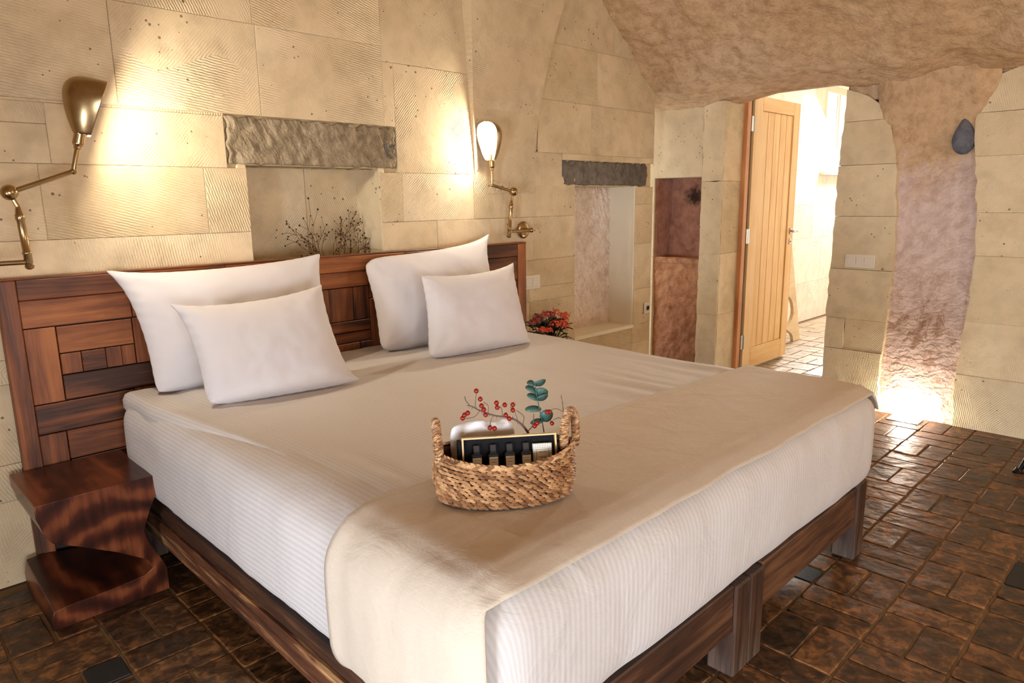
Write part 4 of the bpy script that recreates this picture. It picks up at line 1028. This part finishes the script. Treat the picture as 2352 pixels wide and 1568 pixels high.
sconce('brass swing-arm wall lamp with glowing bulb facing us, near the tall niche', (3.13, YW - 0.006, 1.228), (2.940, 2.982, 1.222), (2.962, 2.982, 1.41), (2.979, 2.982, 1.458), (2.806, 2.982, 1.494), (2.806, 2.982, 1.632), (2.807, 2.982, 1.841), (-0.97, -0.25, 0.0))

# ------------------------------------------------------------------ dry twigs in the niche behind the headboard
tw = thing('dried_twigs', 'spray of dry brown twigs with dark seed heads in the niche behind the headboard', 'dried plant', (1.86, YW + 0.12, 0.87))
rr = random.Random(21); stem = MB(); seeds = MB()
def grow(p, d, L, depth):
    q = p + d * L; mid = p.lerp(q, 0.5) + Vector((rr.uniform(-1, 1), rr.uniform(-1, 1) * .3, rr.uniform(-1, 1))) * L * 0.06
    stem.tube([p, mid, q], [0.0016 * (0.6 ** (4 - depth)) + 0.0007] * 3, 5)
    if depth == 0:
        seeds.ball(q, rr.uniform(0.003, 0.0055), 6, 4); return
    for _ in range(rr.choice((2, 2, 3))):
        a = rr.uniform(-0.75, 0.75); b = rr.uniform(-0.35, 0.35)
        nd = Vector((d.x * math.cos(a) + d.z * math.sin(a), d.y + b * 0.4, -d.x * math.sin(a) + d.z * math.cos(a))).normalized()
        grow(q if rr.random() < .7 else mid, nd, L * rr.uniform(0.45, 0.75), depth - 1)
for (dx, L, dp) in ((-0.40, 0.26, 2), (-0.12, 0.20, 4), (0.0, 0.225, 4), (0.12, 0.22, 4), (0.3, 0.21, 4), (0.45, 0.20, 4), (-0.3, 0.19, 3)):
    grow(Vector((0, 0, 0)), Vector((dx, 0, 1)).normalized(), L, dp)
st_ = stem.build('stem', MT['twig'], tw); tag(seeds.build('seed_heads', MT['seed'], st_), kind='stuff')

# ------------------------------------------------------------------ potted flowers
fl = thing('potted_flowers', 'pot of orange-red flowers with dark leaves beside the headboard', 'potted plant', (2.985, 2.73, 0.452))
m = MB(); m.lathe([(0.05, 0), (0.055, 0.005), (0.07, 0.11), (0.074, 0.12), (0.07, 0.125), (0.062, 0.118)], None, 24); m.build('pot', MT['pot'], fl, True)
rr = random.Random(5)
def leafmesh(mb, p, d, L, w_, up=Vector((0, 0, 1))):
    d = d.normalized(); s = d.cross(up); s = s.normalized() if s.length > 1e-4 else Vector((1, 0, 0)); n = s.cross(d)
    pts = []
    for t, ww in ((0, .08), (.25, .8), (.55, 1.0), (.82, .65), (1.0, .04)):
        c = p + d * L * t + n * (0.18 * L * math.sin(PI * t)); pts += [c - s * w_ * ww * .5, c + n * (-0.06 * L), c + s * w_ * ww * .5]
    f = []
    for k in range(4):
        for i in range(2): f.append((k * 3 + i, k * 3 + i + 1, k * 3 + 4 + i, k * 3 + 3 + i))
    mb.add(pts, f)
lf = MB()
for k in range(110):
    a = rr.uniform(0, 2 * PI); z = rr.uniform(0.12, 0.25); r = rr.uniform(0.0, 0.10)
    leafmesh(lf, Vector((r * math.cos(a), r * math.sin(a), z)), Vector((math.cos(a), math.sin(a), rr.uniform(-0.2, 0.7))), rr.uniform(0.05, 0.085), rr.uniform(0.03, 0.05))
tag(lf.build('foliage', MT['leaf'], fl, True), kind='stuff')
heads = [((-0.15, -0.05, 0.27), 'petal_red', 0.045), ((-0.13, -0.09, 0.225), 'petal', 0.04), ((0.14, -0.02, 0.265), 'petal', 0.05), ((-0.10, -0.03, 0.285), 'petal_red', 0.05), ((-0.045, -0.04, 0.295), 'petal_red', 0.05), ((0.065, -0.02, 0.285), 'petal', 0.055), ((0.03, 0.0, 0.29), 'petal_red', 0.04), ((0.11, -0.04, 0.25), 'petal', 0.045), ((-0.03, -0.09, 0.245), 'petal', 0.05), ((0.02, -0.09, 0.245), 'petal', 0.045), ((0.075, -0.08, 0.225), 'petal', 0.045), ((-0.08, -0.09, 0.22), 'petal', 0.04)]
for (c, mt, rad) in heads:
    fm = MB(); c = Vector(c)
    for _ in range(40):
        d = Vector((rr.gauss(0, 1), rr.gauss(0, 1), abs(rr.gauss(0, 0.8)) + 0.1)).normalized(); p = c + d * rad * rr.uniform(0.55, 0.75)
        for q in range(4):
            o1 = d.orthogonal().normalized(); o2 = d.cross(o1); a = q * PI / 2 + rr.random() * .4; e1 = o1 * math.cos(a) + o2 * math.sin(a); e2 = d.cross(e1)
            fm.add([p, p + e1 * .005 + e2 * .0035 + d * .002, p + e1 * .008 + d * .001, p + e1 * .005 - e2 * .0035 + d * .002], [(0, 1, 2), (0, 2, 3)])
    fm.build('flower_head', MT[mt], fl)
sm = MB()
for (c, mt, rad) in heads: sm.tube(bez([(c[0] * .3, c[1] * .3, 0.1), (c[0] * .8, c[1] * .8, .2), c], 4), 0.0025, 5)
sm.tube(bez([(0.07, -0.05, .17), (0.105, -0.06, .18), (0.12, -0.06, .12)], 5), 0.003, 5)
sm.build('stem', MT['leaf'], fl)

# ------------------------------------------------------------------ basket on the bed
ZB = 0.7075; BA = math.radians(-35); BC = Vector((1.106, 1.147, ZB))
BM = Matrix.Translation(BC) @ Matrix.Rotation(BA, 4, 'Z')
bk = thing('basket', 'oval woven seagrass basket with two loop handles on the bed runner', 'basket', BC); bk.rotation_euler = (0, 0, BA)
rr = random.Random(3); wv = MB(); A_, B_ = 0.164, 0.096; rows = 12; HB = 0.097
def strand(mb, p, t, n, b, L, w_, th, tone):
    """a flat twisted grass segment"""
    pts = []
    for q, (ww, hh) in zip((-0.5, -0.2, 0.2, 0.5), ((.35, .0), (1, 1), (1, 1), (.35, .0))):
        c = p + t * L * q
        pts += [c - b * w_ * ww * .5, c + n * (th * (0.35 + hh * .65)), c + b * w_ * ww * .5]
    f = []
    for k in range(3):
        for i in range(2): f.append((k * 3 + i, k * 3 + i + 1, k * 3 + 4 + i, k * 3 + 3 + i))
    mb.add(pts, f, tone)
def rim_z(a): return HB + 0.020 * abs(math.cos(a)) ** 2
for k in range(rows):
    for side in (0,):
        nseg = 64
        for i in range(nseg):
            a = 2 * PI * (i + 0.5 * (k % 2) + rr.uniform(-.2, .2)) / nseg; z = (k + 0.5) / rows
            bul = 1.0 + 0.035 * math.sin(PI * min(1, z * 1.1)) - 0.03 * (1 - z) ** 3
            zz = z * rim_z(a) + (0.0)
            p = Vector((A_ * bul * math.cos(a), B_ * bul * math.sin(a), zz)); t = Vector((-A_ * math.sin(a), B_ * math.cos(a), 0)).normalized(); n = Vector((t.y, -t.x, 0)); b = Vector((0, 0, 1))
            sl = -0.34 + 0.10 * rr.uniform(-1, 1)
            t2 = (t + b * sl).normalized(); b2 = n.cross(t2)
            strand(wv, p + n * rr.uniform(0, .002), t2, n, b2, rr.uniform(.019, .023), rr.uniform(0.0064, .0078), 0.0058, 0.22 + 0.68 * rr.random())
tag(wv.build('weave', MT['straw'], bk, True, True), kind='stuff')
core_b = MB(); v = []; nn = 60
for (s, zf) in ((0.90, 0), (0.955, 0), (0.985, .4), (0.985, 1.0), (0.94, 1.0), (0.92, 0.05)):
    for i in range(nn):
        a = 2 * PI * i / nn; v.append(Vector((A_ * s * math.cos(a), B_ * s * math.sin(a), 0.003 + zf * (rim_z(a) - 0.004))))
f = [(r * nn + i, r * nn + (i + 1) % nn, (r + 1) * nn + (i + 1) % nn, (r + 1) * nn + i) for r in range(5) for i in range(nn)] + [tuple(range(nn - 1, -1, -1)), tuple(range(5 * nn, 6 * nn))]
core_b.add(v, f, 0.0); core_b.build('basket_wall', MT['straw'], bk, True, True)
rimm = MB()
for i in range(70):
    a = 2 * PI * i / 70
    for q in (0, 1):
        p = Vector((A_ * 1.0 * math.cos(a), B_ * 1.0 * math.sin(a), rim_z(a) + 0.002)); t = Vector((-A_ * math.sin(a), B_ * math.cos(a), 0)).normalized(); n = Vector((t.y, -t.x, 0)) if q else Vector((0, 0, 1))
        t2 = (t + Vector((0, 0, .35 if q else 0)) + (Vector((t.y, -t.x, 0)) * (0 if q else .35))).normalized(); strand(rimm, p + n * 0.003, t2, n, n.cross(t2), .022, .0085, .005, rr.random())
tag(rimm.build('rim_braid', MT['straw'], bk, True, True), kind='stuff')
def handle(sx, tw_, hh, wd, lean):
    HB = 0.112
    hm = MB(); pts = []
    for k in range(15):
        a = PI * k / 14; pts.append(Vector((lean * math.sin(a), -wd * math.cos(a), hh * math.sin(a) ** 0.8)))
    pts = [Vector((0, -wd * .8, -0.022))] + pts + [Vector((0, wd * .8, -0.022))]
    mt = Matrix.Translation((sx * (A_ - 0.004), 0, HB + 0.012)) @ Matrix.Rotation(tw_, 4, 'Z')
    pts = bez([mt @ p for p in pts], 5)
    hm.tube(pts, 0.0085, 8, True, 0.25)
    cum = 0
    for i in range(len(pts) - 1):
        d = (pts[i + 1] - pts[i]); t = d.normalized(); o1 = t.orthogonal().normalized(); o2 = t.cross(o1)
        for q in range(7):
            a = q * 2 * PI / 7 + i * 0.5; n = o1 * math.cos(a) + o2 * math.sin(a); w2 = t.cross(n); t2 = (w2 + t * 0.5).normalized()
            strand(hm, pts[i] + n * 0.008, t2, n, n.cross(t2), 0.013, 0.007, 0.003, rr.random())
    hm.build('handle', MT['straw'], bk, True, True)
handle(-1, 0.0, 0.064, 0.032, -0.004); handle(1, -0.8, 0.072, 0.027, 0.0)

def bpt(al, ac, z): return BM @ Vector((al, ac, z - ZB))
# gift box leaning in the basket
GX = BM @ (Matrix.Translation((0.008, -0.040, 0.019)) @ Matrix.Rotation(math.radians(0.5), 4, 'Y') @ Matrix.Rotation(math.radians(-14), 4, 'X'))
# local: x along, z up, front faces -y
gw, gh = 0.110, 0.128
gb = thing('gift_box', 'open black presentation box with gold edges leaning in the basket', 'box'); gb.matrix_world = GX
m = MB(); m.box(-gw, gw, 0.006, 0.034, 0, gh, 0.001)
m.build('tray', MT['black'], gb)
for nme, b in (('edge', (-gw - 0.004, gw + 0.004, -0.004, 0.034, gh, gh + 0.0035)), ('edge', (-gw - 0.004, -gw, -0.004, 0.034, 0, gh)), ('edge', (gw, gw + 0.004, -0.004, 0.034, 0, gh)), ('edge', (-gw - 0.004, gw + 0.004, -0.004, 0.034, -0.003, 0))):
    m = MB(); m.box(*b); m.build('gold_edge', MT['gold'], gb)
m = MB(); m.box(-gw - 0.013, -gw - 0.005, 0.0, 0.036, 0.0, gh - 0.002, 0.001); m.build('lid_flap', MT['black'], gb)
def text_obj(body, size, mtx, mat, parent, name='lettering', ext=0.0002):
    cu = bpy.data.curves.new(name, 'FONT'); cu.body = body; cu.size = size; cu.align_x = 'CENTER'; cu.align_y = 'CENTER'; cu.extrude = ext; cu.resolution_u = 2
    o = bpy.data.objects.new(name, cu); COL.objects.link(o); dg = bpy.context.evaluated_depsgraph_get(); dg.update()
    me = bpy.data.meshes.new_from_object(o.evaluated_get(dg)); bpy.data.objects.remove(o); me.materials.clear(); me.materials.append(mat)
    q = bpy.data.objects.new(name, me); COL.objects.link(q); q.parent = parent; q.matrix_basis = mtx; return q
FX = Matrix.Rotation(PI / 2, 4, 'X')
order = ['first', 'second', 'third', 'fourth']
for k in range(4):
    x = -0.080 + 0.0395 * k
    t = thing('bottle', '%s small dark bottle with cream label counted from the towel end of the black box' % order[k], 'bottle', group='small bottles in the gift box')
    t.matrix_world = GX @ Matrix.Translation((x, 0.0, 0.044)) @ Matrix.Diagonal((0.84, 0.84, 0.84, 1))
    m = MB(); m.box(-0.0155, 0.0155, -0.008, 0.0058, 0, 0.058, 0.003); m.box(-0.010, 0.010, -0.0055, 0.005, 0.0575, 0.0615, 0.001); m.build('bottle_body', MT['bottle'], t)
    m = MB(); m.box(-0.0088, 0.0088, -0.007, 0.0055, 0.0615, 0.083, 0.002); m.build('cap', MT['cap'], t)
    m = MB(); m.box(-0.0125, 0.0125, -0.0088, -0.0081, 0.002, 0.048); m.build('bottle_label', MT['label'], t)
    text_obj('ATELIER REBUL', 0.0027, Matrix.Translation((0, -0.0089, 0.041)) @ FX, MT['ink'], t); text_obj('Istanbul', 0.0045, Matrix.Translation((0, -0.0089, 0.034)) @ FX, MT['ink'], t)
    fm = MB()
    for b in ((-0.0112, 0.0112, 0.0462, 0.0465), (-0.0112, -0.0109, 0.004, 0.0465), (0.0109, 0.0112, 0.004, 0.0465)): fm.box(b[0], b[1], -0.0091, -0.0088, b[2], b[3])
    fm.build('label_border', MT['ink'], t)
sp = thing('soap_packet', 'cream patterned soap packet with a framed label beside the dark bottles', 'soap'); sp.matrix_world = GX @ Matrix.Translation((0.078, 0.0, 0.047)) @ Matrix.Diagonal((0.86, 0.9, 0.92, 1))
m = MB(); m.box(-0.0265, 0.0265, -0.008, 0.0055, 0, 0.068, 0.001); m.build('packet', MT['label'], sp)
dm = MB()
for i in range(11):
    for j in range(15):
        x = -0.024 + 0.0048 * i; z = 0.002 + 0.0045 * j
        if abs(x) > 0.0175 or z > 0.0545: dm.box(x - .0007, x + .0007, -0.0084, -0.008, z, z + .0026)
tag(dm.build('dash_pattern', MT['ink'], sp), kind='stuff')
fm = MB()
for b in ((-0.017, 0.017, 0.0525, 0.0532), (-0.017, -0.0163, 0.004, 0.053), (0.0163, 0.017, 0.004, 0.053), (-0.017, 0.017, 0.0035, 0.0042)): fm.box(b[0], b[1], -0.0085, -0.008, b[2], b[3])
fm.build('label_frame', MT['ink'], sp)
text_obj('ATELIER REBUL', 0.0038, Matrix.Translation((0, -0.0083, 0.046)) @ FX, MT['ink'], sp); text_obj('Istanbul', 0.0075, Matrix.Translation((0, -0.0083, 0.033)) @ FX, MT['ink'], sp); text_obj('SOAP', 0.003, Matrix.Translation((0, -0.0083, 0.012)) @ FX, MT['ink'], sp)

# rolled towel in the basket
def towel():
    m = MB(); v = []; f = []; nu, nv = 40, 20
    for j in range(nv + 1):
        for i in range(nu):
            a = 2 * PI * i / nu; b = -PI / 2 + PI * j / nv
            x = 0.080 * (abs(math.sin(b)) ** 0.6) * (1 if b > 0 else -1); r = abs(math.cos(b)) ** 0.35
            y = 0.022 * r * math.cos(a); z = 0.074 * r * math.sin(a)
            p = Vector((x, y, z)); n_ = fbm(p, 16, 2, 4) * 0.006 + fbm(p, 90, 2, 2) * 0.0018
            if z > 0: p.z -= 0.012 * math.exp(-((x - 0.028) / 0.012) ** 2)
            v.append(Vector((-0.046, 0.060, 0.096)) + p * (1 + n_ * 12) )
    for j in range(nv):
        for i in range(nu): f.append((j * nu + i, j * nu + (i + 1) % nu, (j + 1) * nu + (i + 1) % nu, (j + 1) * nu + i))
    o = obj('towel', [BM @ p for p in v], f, MT['towel'], None, True); ss = o.modifiers.new('sub', 'SUBSURF'); ss.levels = 1; ss.render_levels = 1
    return o
tag(towel(), 'folded fluffy white towel standing in the basket behind the black box', 'towel')

# berry branch
AC = 0.035
def B3(px): return px
def branch_pts(l): return [bpt(a, c, z) for a, c, z in l]
bb = thing('berry_branch', 'thorny bare branch with red berries arching out of the basket', 'branch', bpt(0.10, AC, 0.80))
ob = Vector(bb.location)
st = MB(); main = branch_pts([(0.085, AC, 0.80), (0.062, AC, 0.846), (0.045, AC, 0.868), (0.02, AC, 0.884), (-0.02, AC, 0.893), (-0.055, AC, 0.908), (-0.075, AC, 0.920), (-0.085, AC, 0.922)])
pts = bez(main, 6); st.tube([p - ob for p in pts], [0.0034 - 0.0022 * k / len(pts) for k in range(len(pts))], 7)
def side_tw(l, r=0.0009): st.tube([p - ob for p in bez(branch_pts(l), 5)], r, 5)
side_tw([(-0.078, AC, 0.921), (-0.088, AC, 0.935), (-0.09, AC, 0.945)], 0.0013); side_tw([(-0.066, AC, 0.916), (-0.064, AC, 0.935), (-0.062, AC, 0.952)]); side_tw([(-0.055, AC, 0.907), (-0.068, AC, 0.893), (-0.09, AC, 0.89)])
side_tw([(-0.035, AC, 0.899), (-0.034, AC, 0.918), (-0.045, AC, 0.928)]); side_tw([(-0.022, AC, 0.893), (-0.03, AC, 0.875), (-0.028, AC, 0.86)]); side_tw([(0.0, AC, 0.89), (-0.002, AC, 0.91), (-0.014, AC, 0.918)])
side_tw([(0.04, AC, 0.872), (0.03, AC, 0.9), (0.02, AC, 0.912)]); side_tw([(0.062, AC, 0.846), (0.075, AC, 0.862), (0.078, AC, 0.89)], 0.0012); side_tw([(0.05, AC, 0.862), (0.053, AC, 0.885), (0.035, AC, 0.902)], 0.0012)
for k in range(8, len(pts) - 2, 3): st.tube([pts[k] - ob, pts[k] - ob + Vector((R.uniform(-.003, .003), 0, R.choice((-1, 1)) * 0.008))], [0.0009, 0.0002], 4)
st.build('stem', MT['bark'], bb, True)
for (a, c, z) in ((-0.062, .035, .957), (-0.053, .033, .937), (-0.051, .030, .921), (-0.045, .034, .910), (-0.097, .030, .893), (-0.092, .032, .900), (-0.084, .034, .904), (-0.041, .033, .897), (-0.014, .033, .925), (-0.013, .028, .915), (0.006, .032, .919), (0.026, .033, .918), (0.025, .028, .906), (0.008, .030, .894), (0.016, .028, .885), (-0.032, .026, .866), (-0.021, .024, .864), (0.078, .026, .863), (0.085, .030, .868)):
    m = MB(); m.ball((0, 0, 0), 0.0062, 10, 7); m.ball((0, 0.0, -0.006), 0.0012, 5, 3); m.build('berry', MT['berry'], bb, True, False, bpt(a, c, z) - ob)
# eucalyptus sprig
eu = thing('eucalyptus_sprig', 'upright green eucalyptus sprig with round leaves in the basket', 'sprig', bpt(0.112, 0.045, 0.79)); oe = Vector(eu.location)
m = MB(); es = bez(branch_pts([(0.112, .045, .79), (0.103, .045, .855), (0.095, .045, .895), (0.088, .045, .935), (0.083, .045, .968)]), 5); m.tube([p - oe for p in es], 0.0014, 6); m.build('stem', MT['euca'], eu, True)
def round_leaf(al, ac, z, ang, L, w_, tilt):
    m = MB(); n = 12; ctr = Vector((L / 2, 0, 0)); v = [ctr + Vector((0, 0, -0.0015))]
    for k in range(n):
        a = 2 * PI * k / n; v.append(Vector((L / 2 + L * 0.62 * math.cos(a), w_ * 0.65 * math.sin(a), 0.002 * math.cos(2 * a))))
    f = [(0, 1 + k, 1 + (k + 1) % n) for k in range(n)]
    m.add(v, f)
    o = m.build('leaf', MT['euca'], eu, True)
    o.matrix_basis = Matrix.Translation(bpt(al, ac, z) - oe) @ Matrix.Rotation(BA, 4, 'Z') @ Matrix.Rotation(-ang, 4, 'Y') @ Matrix.Rotation(tilt, 4, 'X')
    sd = o.modifiers.new('t', 'SOLIDIFY'); sd.thickness = 0.0006
for q in ((0.083, .045, .963, 0.25, .026, .018, -1.0), (0.083, .045, .963, 2.9, .018, .013, -0.8), (0.086, .045, .945, -0.3, .028, .024, -1.2), (0.086, .045, .945, 2.7, .026, .014, -0.9), (0.090, .045, .925, 0.3, .025, .018, -1.0), (0.090, .045, .925, 2.7, .026, .014, -0.9),
          (0.096, .045, .899, 3.1, .034, .014, -0.9), (0.098, .045, .88, 0.1, .028, .028, -1.35), (0.102, .045, .869, 3.3, .028, .012, -0.9)): round_leaf(*q)
# second bare twig with a few berries
t2 = thing('thorny_twig', 'upright thin bare twig with a few dark berries near the basket handle', 'twig', bpt(0.150, .03, .80)); o2 = Vector(t2.location)
m = MB(); tp = bez(branch_pts([(0.145, .03, .80), (0.147, .03, .85), (0.151, .03, .89), (0.146, .03, .935)]), 6); m.tube([p - o2 for p in tp], [0.0018 - 0.001 * k / len(tp) for k in range(len(tp))], 6)
m.tube([p - o2 for p in bez(branch_pts([(0.150, .03, .893), (0.132, .03, .902), (0.114, .03, .896)]), 5)], 0.0008, 5); m.tube([p - o2 for p in bez(branch_pts([(0.149, .03, .87), (0.140, .03, .878), (0.125, .03, .873)]), 5)], 0.0008, 5)
for k in range(3, len(tp), 2): m.tube([tp[k] - o2, tp[k] - o2 + Vector((R.choice((-1, 1)) * .005, 0, .005))], [0.0008, 0.0002], 4)
m.build('stem', MT['bark'], t2, True)
for (a, c, z) in ((0.110, .028, .895), (0.117, .03, .895), (0.122, .028, .866)):
    m = MB(); m.ball((0, 0, 0), 0.0058, 10, 7); m.ball((0, 0, -0.0055), 0.0012, 5, 3); m.build('berry', MT['berry'], t2, True, False, bpt(a, c, z) - o2)
# dried cone by the handle
cn = thing('pine_cone', 'dry brown pine cone tucked in the basket by the handle', 'pine cone', bpt(0.148, 0.02, .795)); rr = random.Random(8)
m = MB(); m.lathe([(0.004, -0.035), (0.018, -0.025), (0.022, 0.0), (0.014, 0.02), (0.003, 0.03)], None, 12); m.build('cone_core', MT['cone'], cn, True)
m = MB()
for k in range(60):
    a = k * 2.4; z = -0.032 + 0.062 * k / 60; r = 0.023 * math.sin(PI * (k + 6) / 70) ** 0.7
    leafmesh(m, Vector((r * .7 * math.cos(a), r * .7 * math.sin(a), z)), Vector((math.cos(a), math.sin(a), 0.55)), 0.016, 0.014)
tag(m.build('scales', MT['cone'], cn), kind='stuff')

# ------------------------------------------------------------------ black iron table at the picture's edge
it = thing('iron_table', 'black wrought iron table of which one flared foot shows at the edge', 'table', (4.30, 0.22, 0))
for (x, y) in ((-0.075, 0.362), (-0.30, -0.30), (0.30, -0.30), (0.30, 0.05)):
    m = MB(); d = Vector((x, y, 0)).normalized(); b = Vector((x, y, 0))
    m.tube(bez([b + Vector((0, 0, 0.012)), b + Vector((0, 0, 0.03)) - d * 0.012, b * 0.86 + Vector((0, 0, 0.16)), b * 0.62 + Vector((0, 0, 0.42)), b * 0.6 + Vector((0, 0, 0.62))], 5), 0.0115, 10)
    m.lathe([(0.026, 0.0), (0.026, 0.006), (0.018, 0.014), (0.013, 0.026)], Matrix.Translation(b), 14); m.build('leg', MT['black_iron'], it, True)
m = MB(); m.lathe([(0.24, 0.615), (0.245, 0.62), (0.245, 0.635), (0.24, 0.64)], None, 40); m.build('table_top', MT['black_iron'], it, True)
